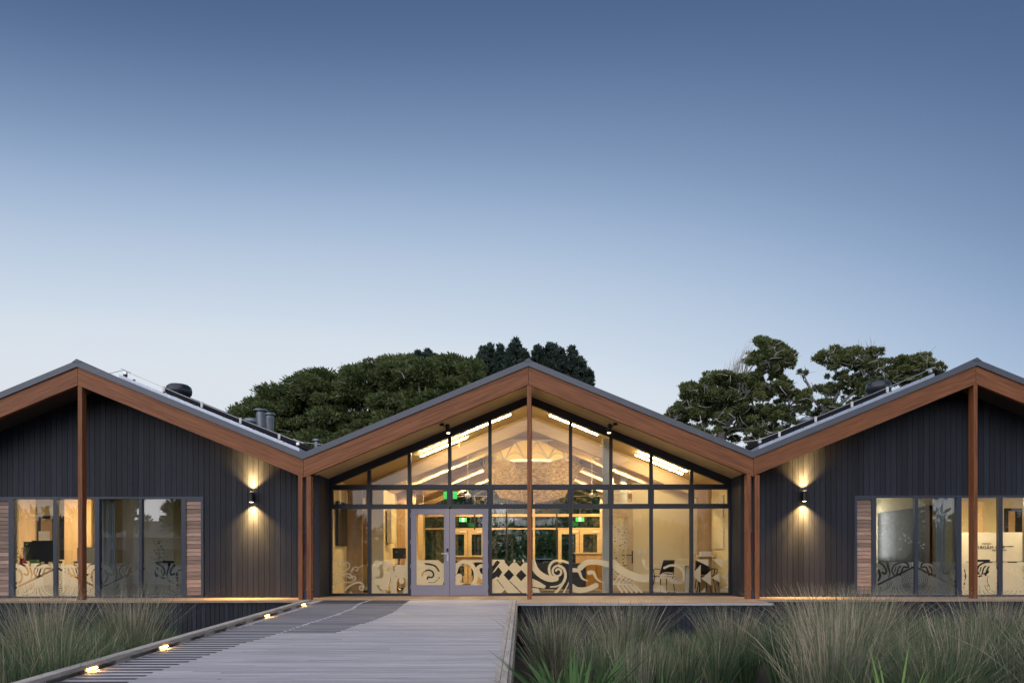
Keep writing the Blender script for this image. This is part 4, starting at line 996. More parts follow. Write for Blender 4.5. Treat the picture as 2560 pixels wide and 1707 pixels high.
# dim meeting room of the left wing: a dark table and a small plant
t = boxthing('meeting_table', 'dark table in the dim left meeting room', 'table', [('table_top', 'white', [(-9.6, -7.8, 16.9, 17.8, .70, .73)]), ('leg', 'black', [(-9.5, -9.44, 17.0, 17.06, 0, .698)]), ('leg', 'black', [(-7.96, -7.9, 17.0, 17.06, 0, .698)])], (-8.7, 17.3, 0))
pot_plant(-9.45, 17.1, .731, .5, 'small tree like pot plant in the dim left meeting room', 80, 'black')
chair('black chair in the dim left meeting room beneath the window art', -8.9, 16.75, R(180), 'chairs in the wings')
chair('black chair at the right end of the dim left meeting room', -8.1, 16.8, R(200), 'chairs in the wings')
for x, lab in ((-10.02, 'left curtain stack of the dim meeting room in the left wing'), (-7.9, 'right curtain stack of the dim meeting room in the left wing')):
    m = MB()
    for k in range(6): m.tube([(x+k*.022, DW+.22+(.03 if k % 2 else 0), .02), (x+k*.022, DW+.22+(.03 if k % 2 else 0), 2.6)], .014, 6)
    o = obj('curtain', m, 'curtain', smooth=True); tag(o, lab, 'curtain')
# right wing rooms
room(4.95, 9.72, 19.6, 'right_meeting_room'); room(9.84, 17.5, 20.5, 'right_office')
struct('right_office_wall_side', MB().box(9.725, 9.835, DW+.145, 20.6, 0, 2.83), 'cream', 'wall between the right office and the meeting room')
struct('right_office_wall_far', MB().box(17.5, 17.6, DW+.145, 20.6, 0, 2.83), 'cream', 'far wall of the right office')
ceil_panel(11.2, 18.0, 'lit ceiling light of the right office behind the right post', .9, .5); ceil_panel(14.0, 18.0, 'lit ceiling light at the far right of the right office', .9, .5); ceil_panel(7.2, 19.1, 'unseen fill light added to brighten the dim right meeting room', .8, .3, 'dim')  # the last one is an unseen fill added for the dim room
o = obj('wall_screen', MB().box(9.66, 9.722, 16.75, 19.3, .0, 2.18), 'black', br, label='black wall screen of the dim meeting room')
obj('plywood_panel', MB().box(9.69, 9.722, 16.30, 16.65, 0, 2.74), 'ply', br)
for x, lab in ((9.58, 'curtain stack at the post end of the right meeting room'), ):
    m = MB()
    for k in range(7): m.tube([(x-k*.03, DW+.22+(.03 if k % 2 else 0), .02), (x-k*.03, DW+.22+(.03 if k % 2 else 0), 2.6)], .017, 6)
    o = obj('curtain', m, 'curtain', smooth=True); tag(o, lab, 'curtain')
t = boxthing('slit_glow', 'glowing strip standing in for a warm slit at the back of the dim right meeting room', 'wall light', [('frame', 'alu', [(9.30, 9.42, 19.5, 19.59, .8, 2.5)]), ('diffuser', 'dim', [(9.32, 9.40, 19.47, 19.498, .9, 2.4)])], (9.36, 19.5, 1))  # emissive strip in place of a warm lit slit; no lamp known here
obj('plywood_panel', MB().box(12.25, 12.65, 19.3, 19.35, 1.62, 2.5), 'ply', br)
t = boxthing('office_door', 'dark framed glazed door at the back of the right office', 'door', [('door_frame', 'alu', [(14.05, 14.13, 20.42, 20.49, 0, 2.4), (14.66, 14.74, 20.42, 20.49, 0, 2.4), (14.13, 14.66, 20.42, 20.49, 2.32, 2.4)]), ('door_leaf', 'ply', [(14.15, 14.35, 20.44, 20.48, .01, 2.31)]), ('side_light', 'black', [(14.36, 14.65, 20.44, 20.48, .01, 2.31)])], (14.4, 20.45, 0))
t = thing('glazed_partition', 'frosted office partition bearing mirrored dark lettering in the right office', 'partition', (12.5, 18.5, 0))
obj('frosted_panel', MB().box(9.9, 13.2, 18.5, 18.51, .02, 1.60), 'white', t)
obj('top_rail', MB().box(9.9, 13.2, 18.48, 18.53, 2.56, 2.60), 'steel', t); obj('frame_post', MB().box(13.2, 13.25, 18.48, 18.53, 0, 2.6), 'steel', t)
def text(body, x, z, size, y, parent, mirror=True):
    cu = bpy.data.curves.new('lettering', 'FONT'); cu.body = body; cu.size = size; cu.extrude = .002; cu.align_x = 'LEFT'; cu.space_character = 1.1
    o = bpy.data.objects.new('lettering', cu); C.objects.link(o); bpy.context.view_layer.update()
    me = bpy.data.meshes.new_from_object(o.evaluated_get(bpy.context.evaluated_depsgraph_get())); bpy.data.objects.remove(o)
    vs = np.empty(len(me.vertices)*3, dtype=np.float32); me.vertices.foreach_get('co', vs); vs = vs.reshape(-1, 3)
    w_ = vs[:, 0].max()
    out_ = np.empty_like(vs); out_[:, 0] = x+((w_-vs[:, 0]) if mirror else vs[:, 0]); out_[:, 1] = y-vs[:, 2]; out_[:, 2] = z+vs[:, 1]
    me.vertices.foreach_set('co', out_.ravel()); me.materials.clear(); me.materials.append(MT['black'])
    o = bpy.data.objects.new('lettering', me); C.objects.link(o); o.parent = parent; o.location = -wl(parent); me.update(); return w_
text('REO M\u0100ORI', xa(2446, 18.5), za(1373.5, 18.5), .125, 18.494, t)
for py_, x0_, x1_ in ((1361, 2455, 2478), (1367.5, 2508, 2532), (1377.5, 2480, 2516)):
    m = MB(); xx = xa(x0_, 18.5)
    while xx < xa(x1_, 18.5):
        m.box(xx, xx+.012, 18.492, 18.497, za(py_, 18.5), za(py_, 18.5)+.018); xx += .02
    obj('fine_print', m, 'black', t)
t = boxthing('office_desk', 'dark edged desk behind the window art of the right office', 'desk', [('top', 'charcoal', [(10.9, 13.4, 16.6, 17.3, .78, .81)]), ('leg', 'black', [(11.0, 11.05, 16.7, 16.75, 0, .778)]), ('leg', 'black', [(13.2, 13.25, 16.7, 16.75, 0, .778)])], (12, 17, 0))
chair('black chair at the desk of the right office', 10.9, 16.9, R(180), 'chairs in the wings')

# ------------------------------------------------------------------ decks, skirts and ramp
DF = 13.42; DN = 14.64; SR = .041; YK = 13.2
deck = struct('deck', MB().box(-16, 16, 14.9, DG+.06, -.30, -.12), 'cladback', 'timber deck along the building')
def plank(x0, x1, ya, yb, z=0., th=.028, par=None, mat='deck'):
    obj('plank', MB().box(x0, x1, ya, yb, z-th, z), mat, par)
# hall deck: boards run along the building
pitch = .092
y = DG-.06-pitch
k = 0
while y > DF-.01:
    yb = y+pitch-.006
    if y > DN-.02: xl, xr = -5.0, 4.74
    else: xl, xr = -.40, 4.62
    if y < DW-.02 and y > DN-.02: xl, xr = -15.6, 15.4
    cuts = [xl]
    c = xl+random.uniform(.8, 4.2)
    while c < xr-.6: cuts.append(c); c += random.uniform(2.4, 4.8)
    cuts.append(xr)
    for a, b_ in zip(cuts[:-1], cuts[1:]): plank(a+.002, b_-.002, y, yb, 0, .028, deck)
    y -= pitch; k += 1
# nosing boards
for a, b_ in ((-15.6, -9.8), (-9.8, -4.66)): obj('nosing', MB().box(a+.002, b_-.002, DN-.032, DN-.004, -.045, .0), 'deck', deck)
for a, b_ in ((4.64, 9.6), (9.6, 15.4)): obj('nosing', MB().box(a+.002, b_-.002, DN-.032, DN-.004, -.045, .0), 'deck', deck)
obj('nosing', MB().box(-.36, 4.62, DF-.045, DF-.014, -.042, .0), 'ramp', deck); obj('nosing', MB().box(4.622, 4.65, DF-.045, DN-.036, -.042, .0), 'ramp', deck)
# skirts of vertical slats
def skirt(x0, x1, y, label, zb=-.80):
    t = thing('deck_skirt', label, 'skirting', ((x0+x1)/2, y, -.8), 'slatted skirts under the decks')
    n = int(round((x1-x0)/.0985)); p = (x1-x0)/n
    for i in range(n): obj('skirt_slat', MB().box(x0+i*p+.005, x0+(i+1)*p-.005, y-.018-random.uniform(0, .002), y, zb, -.048), 'clad', t)
    obj('backing', MB().box(x0, x1, y+.004, y+.03, zb-.05, -.05), 'cladback', t)
skirt(-15.6, -4.62, DN+.035, 'dark slatted skirt under the left wing deck, behind the left rushes'); skirt(4.66, 15.4, DN+.035, 'dark slatted skirt under the right wing deck, behind the tall rushes'); skirt(-.30, 4.63, DF+.03, 'dark slatted skirt below the hall deck, right of the ramp')
# ramp
rz = lambda y: -SR*(YK-y) if y < YK else 0.
rampo = struct('ramp', MB().add([(-4.40, 1.2, rz(1.2)-.16), (-.30, 1.2, rz(1.2)-.16), (-.42, 14.6, -.13), (-4.60, 14.6, -.13), (-4.40, 1.2, rz(1.2)-.05), (-.30, 1.2, rz(1.2)-.05), (-.42, 14.6, -.04), (-4.60, 14.6, -.04)],
     [(0, 3, 2, 1), (4, 5, 6, 7), (0, 1, 5, 4), (1, 2, 6, 5), (2, 3, 7, 6), (3, 0, 4, 7)]), 'cladback', 'weathered timber ramp up to the deck')
xk = lambda y: -.365-.138*(y-5.8)/7.4          # inner edge of the right kerb
pit = .0715
y = 14.58-pit; i = 0
rows = []
while y > 3.0:
    ya, yb = y+.003, y+pit-.003
    xl, xr = (-4.395 if y < 13.2 else -4.62), xk(y)-.0
    if y > 13.35: xr = -.405
    cuts = [xl]; c = xl+random.uniform(.8, 4.6)
    while c < xr-.7: cuts.append(c); c += random.uniform(3.0, 4.8)
    cuts.append(xr)
    for a, b_ in zip(cuts[:-1], cuts[1:]):
        dz = random.uniform(-.0015, .0015); m = MB()
        m.add([(a+.002, ya, rz(ya)-.03), (b_-.002, ya, rz(ya)-.03), (b_-.002, yb, rz(yb)-.03), (a+.002, yb, rz(yb)-.03), (a+.002, ya, rz(ya)+dz), (b_-.002, ya, rz(ya)+dz), (b_-.002, yb, rz(yb)+dz), (a+.002, yb, rz(yb)+dz)],
              [(0, 3, 2, 1), (4, 5, 6, 7), (0, 1, 5, 4), (1, 2, 6, 5), (2, 3, 7, 6), (3, 0, 4, 7)])
        obj('plank', m, 'ramp', rampo)
    rows.append((ya, yb)); y -= pit; i += 1
# wavy bands of dark grip strips let into the boards
def gy(py):   # distance of a ramp point seen at height py in the photograph
    D = (EYE+SR*YK)/((py-PY)/F+SR)
    return D if D < YK else EYE*F/(py-PY)
def curve(P):
    P = sorted([(gy(v), xa(u, gy(v))) for u, v in P]); ys = [p[0] for p in P]; xs = [p[1] for p in P]
    return lambda y: float(np.interp(y, ys, xs))
l1 = curve([(60, 1718), (136, 1706), (202, 1686), (277, 1664), (343.5, 1643), (408, 1625), (464, 1606), (544, 1579), (622, 1562), (665, 1548), (748, 1523), (782, 1508), (811, 1499)])
r1 = curve([(270, 1718), (316, 1703), (367, 1686), (401, 1672.8), (466, 1654), (510, 1638.7), (600, 1609), (692, 1582.6), (770, 1555.5), (838, 1535), (882, 1518), (899, 1506), (923, 1499)])
l2 = curve([(697, 1583), (780, 1555.5), (848, 1535), (889, 1518), (906, 1506), (931, 1499)])
r2 = curve([(760, 1586), (821, 1583), (845, 1579), (889, 1562), (940, 1548.6), (991, 1525), (1008, 1509.5), (1027, 1498.6)])
for ri, (ya, yb) in enumerate(rows):
    if ri % 2 and ya < 13.7: continue
    for sub in ((.10, .72),):
        s0, s1 = ya+(yb-ya)*sub[0], ya+(yb-ya)*sub[1]; yc = (s0+s1)/2
        for lf, rf, ymin in ((l1, r1, 3.0), (l2, r2, gy(1583))):
            if yc < ymin or yc > 14.55: continue
            a, c = lf(yc)+random.uniform(-.015, .015), rf(yc)+random.uniform(-.015, .015)
            if c-a < .03: continue
            m = MB().add([(a, s0, rz(s0)-.004), (c, s0, rz(s0)-.004), (c, s1, rz(s1)-.004), (a, s1, rz(s1)-.004), (a, s0, rz(s0)+.0045), (c, s0, rz(s0)+.0045), (c, s1, rz(s1)+.0045), (a, s1, rz(s1)+.0045)],
                  [(0, 3, 2, 1), (4, 5, 6, 7), (0, 1, 5, 4), (1, 2, 6, 5), (2, 3, 7, 6), (3, 0, 4, 7)])
            obj('grip_strip', m, 'grip', rampo)
# kerbs
kr = thing('right_kerb', 'right hand timber kerb of the ramp, made of short grooved blocks', 'kerb', (-.35, 9, -.1))
kr.name = 'timber_kerb'
y = 13.25
while y > 3.2:
    ya = y-.385; g = .004
    m = MB()
    for u0, u1 in ((0, .052), (.056, .115)):
        m.add([(xk(ya)+u0, ya+g, rz(ya)-.14), (xk(ya)+u1, ya+g, rz(ya)-.14), (xk(y)+u1, y-g, rz(y)-.14), (xk(y)+u0, y-g, rz(y)-.14), (xk(ya)+u0, ya+g, rz(ya)+.078), (xk(ya)+u1, ya+g, rz(ya)+.078), (xk(y)+u1, y-g, rz(y)+.078), (xk(y)+u0, y-g, rz(y)+.078)],
              [(0, 3, 2, 1), (4, 5, 6, 7), (0, 1, 5, 4), (1, 2, 6, 5), (2, 3, 7, 6), (3, 0, 4, 7)])
    obj('kerb_block', m, 'kerb', kr, bevel=.003)
    y = ya
m = MB().add([(xk(3.3)+.116, 3.3, rz(3.3)-.30), (xk(3.3)+.145, 3.3, rz(3.3)-.30), (xk(13.3)+.145, 13.3, -.30), (xk(13.3)+.116, 13.3, -.30), (xk(3.3)+.116, 3.3, rz(3.3)+.03), (xk(3.3)+.145, 3.3, rz(3.3)+.03), (xk(13.3)+.145, 13.3, .03), (xk(13.3)+.116, 13.3, .03)],
              [(0, 3, 2, 1), (4, 5, 6, 7), (0, 1, 5, 4), (1, 2, 6, 5), (2, 3, 7, 6), (3, 0, 4, 7)])
obj('side_board', m, 'kerb', kr)
kl = thing('timber_kerb', 'left hand timber kerb of the ramp, raised on blocks over lit gaps', 'kerb', (-4.4, 9, -.1))
lights = [(6.76, 'kerb light nearest the lower left corner of the picture'), (8.07, 'second kerb light up the ramp from the bottom left'), (11.16, 'third kerb light, just before the kerb meets the dark skirt'), (12.9, 'kerb light at the top of the ramp beside the left valley posts'), (5.4, 'kerb light just below the bottom left corner of the ramp')]
y = 13.35
while y > 3.2:
    ya = y-.64; g = .004; x0_, x1_ = -4.50, -4.385
    m = MB().add([(x0_, ya+g, rz(ya)+.042), (x1_, ya+g, rz(ya)+.042), (x1_, y-g, rz(y)+.042), (x0_, y-g, rz(y)+.042), (x0_, ya+g, rz(ya)+.085), (x1_, ya+g, rz(ya)+.085), (x1_, y-g, rz(y)+.085), (x0_, y-g, rz(y)+.085)],
              [(0, 3, 2, 1), (4, 5, 6, 7), (0, 1, 5, 4), (1, 2, 6, 5), (2, 3, 7, 6), (3, 0, 4, 7)])
    obj('kerb_rail', m, 'kerb', kl, bevel=.003)
    yc = (ya+y)/2
    if min(abs(yc-q[0]) for q in lights) > .22:
        obj('spacer_block', MB().box(x0_+.01, x1_-.008, yc-.13, yc+.13, rz(yc)-.004, rz(yc)+.041), 'kerb', kl)
    y = ya
m = MB().add([(-4.55, 3.3, rz(3.3)-.32), (-4.52, 3.3, rz(3.3)-.32), (-4.52, 13.35, -.32), (-4.55, 13.35, -.32), (-4.55, 3.3, rz(3.3)+.03), (-4.52, 3.3, rz(3.3)+.03), (-4.52, 13.35, .03), (-4.55, 13.35, .03)],
              [(0, 3, 2, 1), (4, 5, 6, 7), (0, 1, 5, 4), (1, 2, 6, 5), (2, 3, 7, 6), (3, 0, 4, 7)])
obj('side_board', m, 'kerb', kl)
for D, lab in lights:
    t = thing('kerb_light', lab, 'light', (-4.43, D, rz(D)+.03), 'warm lights set under the left kerb of the ramp')
    obj('fitting', MB().box(-4.47, -4.40, D-.11, D+.11, rz(D)+.006, rz(D)+.040), 'kerb', t)
    obj('lens', MB().box(-4.398, -4.388, D-.07, D+.07, rz(D)+.024, rz(D)+.033), 'kerbled', t)

# ------------------------------------------------------------------ outdoor lamps
def wall_light(px, label):
    x = xa(px, DW); z = za(1242, DW); t = thing('wall_light', label, 'wall light', (x, DW-.09, z), 'up and down wall lights')
    yy = DW-.125
    m = MB(); n = 20; o_ = 0
    prof = [(.036, z-.108), (.052, z-.118), (.055, z-.116), (.055, z+.116), (.052, z+.118), (.036, z+.108)]
    m.lathe(x, yy, prof, n); obj('lamp_body', m, 'black', t, smooth=True)
    obj('wall_bracket', MB().box(x-.03, x+.03, yy+.04, DW-.024, z-.05, z+.05), 'black', t)
    for s in (-1, 1):
        obj('lens', MB().tube([(x, yy, z+s*.112), (x, yy, z+s*.1205)], .040, 16), 'bulb', t)
        for pw, ang, bl_ in ((34, 112, .8), (62, 60, 1.0)):
            ld = bpy.data.lights.new('beam', 'SPOT'); ld.energy = pw*12; ld.spot_size = R(ang); ld.spot_blend = bl_; ld.color = (1, .60, .20); ld.shadow_soft_size = .02
            lo = bpy.data.objects.new('beam', ld); C.objects.link(lo); lo.parent = t; lo.location = Vector((x, yy-.0, z+s*.128))-wl(t); lo.rotation_euler = (R(180) if s > 0 else 0, 0, 0)
wall_light(634, 'lit black up and down cylinder lamp on the left wing wall'); wall_light(2006, 'lit black up and down cylinder lamp on the right wing wall')
for px, sg, lab in ((1120, 1, 'black spotlight hanging from the canopy left of the gable centre'), (1524, -1, 'black spotlight hanging from the canopy right of the gable centre')):
    D = 15.75; x, _, z = at(px, 1072, D); t = thing('canopy_spotlight', lab, 'spotlight', (x, D, z), 'canopy spotlights')
    a, b_ = Vector((x-sg*.012, D, z+.105)), Vector((x+sg*.012, D-.02, z-.095))
    obj('lamp_body', MB().tube([a, b_], .052, 18), 'black', t, smooth=True)
    obj('lens', MB().tube([b_+Vector((0, 0, .004)), b_+Vector((0, 0, -.006))], .036, 14), 'bulb', t)
    bx = x-sg*.14; top = zc(bx, AX['c'], 4.832)
    obj('mount', MB().tube([(bx, D, top-.05), (bx, D, top)], .055, 12).tube([(bx, D, top-.05), (bx, D, z+.12), (x-sg*.05, D, z+.05)], .014, 8), 'black', t)
    ld = bpy.data.lights.new('beam', 'SPOT'); ld.energy = 130; ld.spot_size = R(75); ld.spot_blend = .8; ld.color = (1, .74, .40); ld.shadow_soft_size = .04
    lo = bpy.data.objects.new('beam', ld); C.objects.link(lo); lo.parent = t; lo.location = b_+Vector((0, 0, -.02))-wl(t)

# ------------------------------------------------------------------ things on the roofs
def roofz(x, key): return zc(x, AX[key], WT+.125)
def strip(key, x0, x1, h0, h1, ya, yb, mb=None):
    m = mb or MB(); s = [(x0, roofz(x0, key)+h0), (x1, roofz(x1, key)+h0), (x1, roofz(x1, key)+h1), (x0, roofz(x0, key)+h1)]
    return m.prism(s, ya, yb)
for key, x0, x1, lab in (('l', -9.25, -5.25, 'left'), ('r', 4.95, 8.85, 'right')):
    t = thing('roof_flashing', 'bright metal flashing strip along the '+lab+' wing roof edge', 'flashing', ((x0+x1)/2, 15.1, roofz((x0+x1)/2, key)), 'bright roof flashings')
    obj('flashing_strip', strip(key, x0, x1, .01, .085, 15.15, 15.9), 'silver', t)
    m = MB()
    for k in range(6):
        x = x0+(x1-x0)*(k+.5)/6; z = roofz(x, key)+.09; m.box(x-.02, x+.02, 15.14, 15.18, z-.01, z+.015)
    obj('fixing', m, 'black', t)
    # solar array on rails
    t = thing('solar_array', 'black solar panels tilted along the '+lab+' wing roof, seen edge on', 'solar panels', ((x0+x1)/2, 16.8, roofz((x0+x1)/2, key)), 'solar arrays')
    xs0, xs1 = (-8.72, -5.10) if key == 'l' else (4.85, 8.25)
    n = 4; p = (xs1-xs0)/n
    for j in range(2):
        for i in range(n): obj('solar_panel', strip(key, xs0+i*p+.01, xs0+(i+1)*p-.01, (.135 if j == 0 else .19), .245, 16.0+j*1.75, 17.68+j*1.75), 'pv', t)
    for i in range(n+1):
        x = xs0+i*p; x = min(max(x, xs0+.02), xs1-.02)
        m = MB().box(x-.025, x+.025, 15.96, 15.995, roofz(x, key)+.12, roofz(x, key)+.25); obj('panel_clamp', m, 'plast', t)
    for i in range(9):
        x = xs0+.2+(xs1-xs0-.4)*i/8; m = MB().box(x-.012, x+.012, 16.4, 16.43, roofz(x, key), roofz(x, key)+.134); obj('rail_foot', m, 'steel', t)
def anchor(key, px, py, lean, lab):
    D = 15.3; x = xa(px, D); z = roofz(x, key); t = thing('safety_anchor', lab, 'safety anchor', (x, D, z), 'roof safety line anchors')
    obj('post', MB().tube([(x, D, z), (x+lean*.03, D, z+.13)], .045, 12), 'darkmetal', t); obj('head', MB().box(x+lean*.03-.03, x+lean*.03+.03, D-.03, D+.03, z+.131, z+.19), 'steel', t)
    m = MB(); a = Vector((x+lean*.03-.10, D, z+.225+.04*lean)); b_ = Vector((x+lean*.03+.12, D, z+.19-.04*lean+.02)); obj('guide_arm', m.tube([a, b_], .009, 6), 'steel', t); return t, x+lean*.03, D, z+.205
for key, pa, pb, lean, n1, n2 in (('l', (311, 940), (742, 1108), 1, 'upper roof anchor near the left gable ridge', 'lower roof anchor in the valley left of the hall'), ('r', (2330, 935), (1903, 1108), -1, 'upper roof anchor near the right gable ridge', 'lower roof anchor in the valley right of the hall')):
    t1, xa1, D1, z1_ = anchor(key, *pa, lean, n1); t2, xa2, D2, z2_ = anchor(key, *pb, lean, n2)
    o = obj('safety_line', MB().tube([(xa1-lean*.55, D1+.3, z1_+.03), (xa1-lean*.05, D1, z1_+.02), ((xa1*2+xa2)/3, D1, (z1_*2+z2_)/3-.02), ((xa1+xa2*2)/3, D1, (z1_+z2_*2)/3-.02), (xa2, D2, z2_), (xa2+lean*.6, D2+.2, z2_-.04)], .006, 5), 'steel'); tag(o, ('left' if key == 'l' else 'right')+' steel safety wire running down the wing roof', 'cable', 'roof safety wires')
def dome(px, py, D, w_, h_, label, mt='darkmetal'):
    x, _, z = at(px, py, D); r = w_/2*D/F; h = h_*D/F
    t = thing('roof_cowl', label, 'roof vent', (x, D, z-h/2), 'mushroom roof vents')
    obj('cowl', MB().lathe(x, D, [(r*.80, z-h*.5), (r*.97, z-h*.28), (r, z), (r*.95, z+h*.28), (r*.75, z+h*.45), (r*.2, z+h*.5)], 28), mt, t, smooth=True)
    obj('stack', MB().lathe(x, D, [(r*.55, z-h*.5-.6), (r*.55, z-h*.5)], 20), 'galv', t, smooth=True)
dome(448, 975, 18.5, 60, 30, 'large dark mushroom vent above the left solar panels'); dome(2197, 970, 18.5, 60, 30, 'large dark mushroom vent above the right solar panels')
dome(630, 1053, 20.5, 44, 16, 'low grey vent cowl left of the two flues', 'galv'); dome(2020, 1052, 20.5, 38, 16, 'low grey vent cowl half hidden by the right solar panels', 'galv')
def flue(px, pyt, D, w_, capw, label, down):
    x, _, z = at(px, pyt, D); r = w_/2*D/F; rc = capw/2*D/F
    t = thing('flue_pipe', label, 'flue', (x, D, z-down), 'galvanised flue pipes')
    obj('pipe', MB().lathe(x, D, [(r, z-down), (r, z-.20), (r*1.06, z-.20), (r*1.06, z-.18), (r, z-.18), (r, z-.06)], 24), 'galv', t, smooth=True)
    obj('cap', MB().lathe(x, D, [(rc*.92, z-.07), (rc, z-.06), (rc, z-.035), (rc*.8, z-.006), (rc*.3, z)], 24), 'galv', t, smooth=True)
flue(652, 1021, 18.0, 21, 34, 'taller capped flue pipe in front of the tree, left of the pair', 1.2); flue(675, 1031, 18.6, 19, 27, 'shorter capped flue pipe, right of the pair', 1.2); flue(792, 1096, 18.0, 14, 21, 'small capped flue pipe in the valley left of the hall', 1.0)
# ------------------------------------------------------------------ trees
def leafcloud(cs, rs, n, size, flat=.0, wind=(0, 0), seed=1, shell=.55):
    """leaf-sized faces in ellipsoidal pads: cs centres (k,3), rs radii (k,3), n faces in all"""
    g = np.random.default_rng(seed); cs = np.asarray(cs, float); rs = np.asarray(rs, float)
    wt = (rs[:, 0]*rs[:, 2]); wt = wt/wt.sum(); idx = g.choice(len(cs), n, p=wt)
    d = g.normal(size=(n, 3)); d /= np.linalg.norm(d, axis=1)[:, None]
    rad = shell+(1-shell)*g.random(n)**.6; rad *= 1+.16*g.normal(size=n)
    p = cs[idx]+d*rs[idx]*rad[:, None]
    # leaf: elongated quad, pointing outwards and a little upwards
    out_ = d+np.array([wind[0], 0, .5+wind[1]])+.55*g.normal(size=(n, 3)); out_ /= np.linalg.norm(out_, axis=1)[:, None]
    side = np.cross(out_, g.normal(size=(n, 3))); side /= np.linalg.norm(side, axis=1)[:, None]
    L_ = size*(.6+.9*g.random(n))[:, None]; W_ = L_*.33
    V = np.stack([p-side*W_, p+out_*L_*.1-side*W_*0+side*W_, p+out_*L_*1.3+side*W_*.25, p+out_*L_*1.1-side*W_*.5], 1).reshape(-1, 3)
    return V, np.arange(n*4).reshape(-1, 4)
def tree(name, label, cat, base, cs, rs, n, size, mat, trunk_pts, trunk_r, limbs, seed, group=None, twigs=0, wind=(0, 0), barkmat='bark', shell=.55, twigmat='twig'):
    t = thing(name, label, cat, base, group)
    V, Fq = leafcloud(cs, rs, n, size, wind=wind, seed=seed, shell=shell)
    obj('crown', npmesh('crown', V, Fq, 4), mat, t)
    m = MB(); g = random.Random(seed)
    m.tube(trunk_pts, trunk_r, 9)
    top = Vector(trunk_pts[-1])
    for a, mid_, b, r in limbs:
        a, b = Vector(a), Vector(b); q = [a]
        for s in (.33, .66): q.append(a.lerp(b, s)+Vector((g.gauss(0, .12), g.gauss(0, .15), mid_*(1 if s < .5 else .6)+g.gauss(0, .08))))
        q.append(b); m.tube(q, [r, r*.7, r*.45, r*.18], 6)
    obj('trunk', m, barkmat, t, smooth=True)
    if twigs:
        m = MB()
        for k in range(twigs):
            i = g.randrange(len(cs)); c, r = Vector(cs[i]), rs[i]
            a = c+Vector((g.gauss(0, .5)*r[0], -abs(g.gauss(0, .5))*r[1], g.uniform(-1.6, -.2)*r[2])); d = Vector((g.gauss(0, 1), -.4, g.gauss(.1, .6))).normalized()
            b = a+d*g.uniform(.3, .8); mm = a.lerp(b, .5)+Vector((g.gauss(0, .1), 0, g.gauss(0, .1)))
            m.tube([a, mm, b], [.022, .014, .005], 4, caps=False)
        tw = obj('twigs', m, twigmat, t); tw['kind'] = 'stuff'
    return t
def in_poly(P, x, y):
    c = False; n = len(P)
    for i in range(n):
        a, b = P[i], P[(i+1) % n]
        if (a[1] > y) != (b[1] > y) and x < (b[0]-a[0])*(y-a[1])/(b[1]-a[1])+a[0]: c = not c
    return c
def pads_in(P, n, rx, rz_, D0, D1, seed):
    g = random.Random(seed); cs, rs = [], []; xs = [p[0] for p in P]; ys = [p[1] for p in P]
    while len(cs) < n:
        u, v = g.uniform(min(xs), max(xs)), g.uniform(min(ys), max(ys))
        if not in_poly(P, u, v): continue
        D = g.uniform(D0, D1); k = D/F
        a = g.uniform(.6, 1.3); cs.append(at(u, v, D)); rs.append((g.uniform(*rx)*k*a, g.uniform(*rx)*k*a, g.uniform(*rz_)*k*a))
    return cs, rs
# windswept mass at the left: three merging crowns, darker underneath
def mass(P, n, D0, D1, seed, label, base_px, leaves, mat='cyp'):
    cs, rs = pads_in(P, n, (17, 36), (8, 15), D0, D1, seed)
    # edge pads that follow the outline closely
    g = random.Random(seed+5)
    top = [p for p in P if p[1] < 1120]
    for (u0, v0), (u1, v1) in zip(top[:-1], top[1:]):
        L_ = math.hypot(u1-u0, v1-v0); k = max(1, int(L_/16))
        for i in range(k):
            s = (i+g.random())/k; D = g.uniform((D0+D1)/2, D1); u, v = u0+(u1-u0)*s, v0+(v1-v0)*s+12+g.uniform(0, 6); q = D/F
            cs.append(at(u, v, D)); rs.append((g.uniform(14, 24)*q, g.uniform(14, 24)*q, g.uniform(7, 12)*q))
    D = (D0+D1)/2; bx, by, _ = at(base_px, 1300, D1)
    tb = (bx, D1, -.86); tops = [Vector(c) for c in random.Random(seed).sample(cs, 9)]
    fork = (bx+.3, D1, 2.6)
    limbs = [(fork, .3, tuple(c), .22) for c in tops]
    return tree('windswept_cypress', label, 'tree', tb, cs, rs, int(leaves*1.6), .125, mat, [tb, (bx+.1, D1, 1.0), fork], [.6, .5, .42], limbs, seed, 'windswept trees behind the left roofs', twigs=110, wind=(-.5, 0), shell=.6)
mass([(572, 1036), (600, 1016), (650, 990), (700, 970), (745, 948), (790, 938), (815, 950), (830, 1010), (800, 1080), (780, 1130), (700, 1125), (640, 1090), (600, 1060)], 120, 44, 48, 11, 'low left tip of the windswept cypress mass, above the flue pipes', 720, 42000)
mass([(770, 945), (800, 928), (840, 935), (885, 918), (930, 905), (985, 892), (1020, 905), (1050, 960), (1030, 1040), (960, 1090), (860, 1135), (790, 1130), (770, 1040)], 190, 42, 48, 12, 'middle and darkest part of the windswept cypress mass', 900, 62000)
mass([(980, 915), (1020, 905), (1060, 898), (1100, 902), (1135, 893), (1162, 890), (1182, 905), (1185, 930), (1210, 945), (1180, 980), (1100, 1020), (1020, 1060), (960, 1080), (960, 980)], 130, 40, 45, 13, 'right shoulder of the windswept cypress mass beside the hall roof', 1080, 46000)
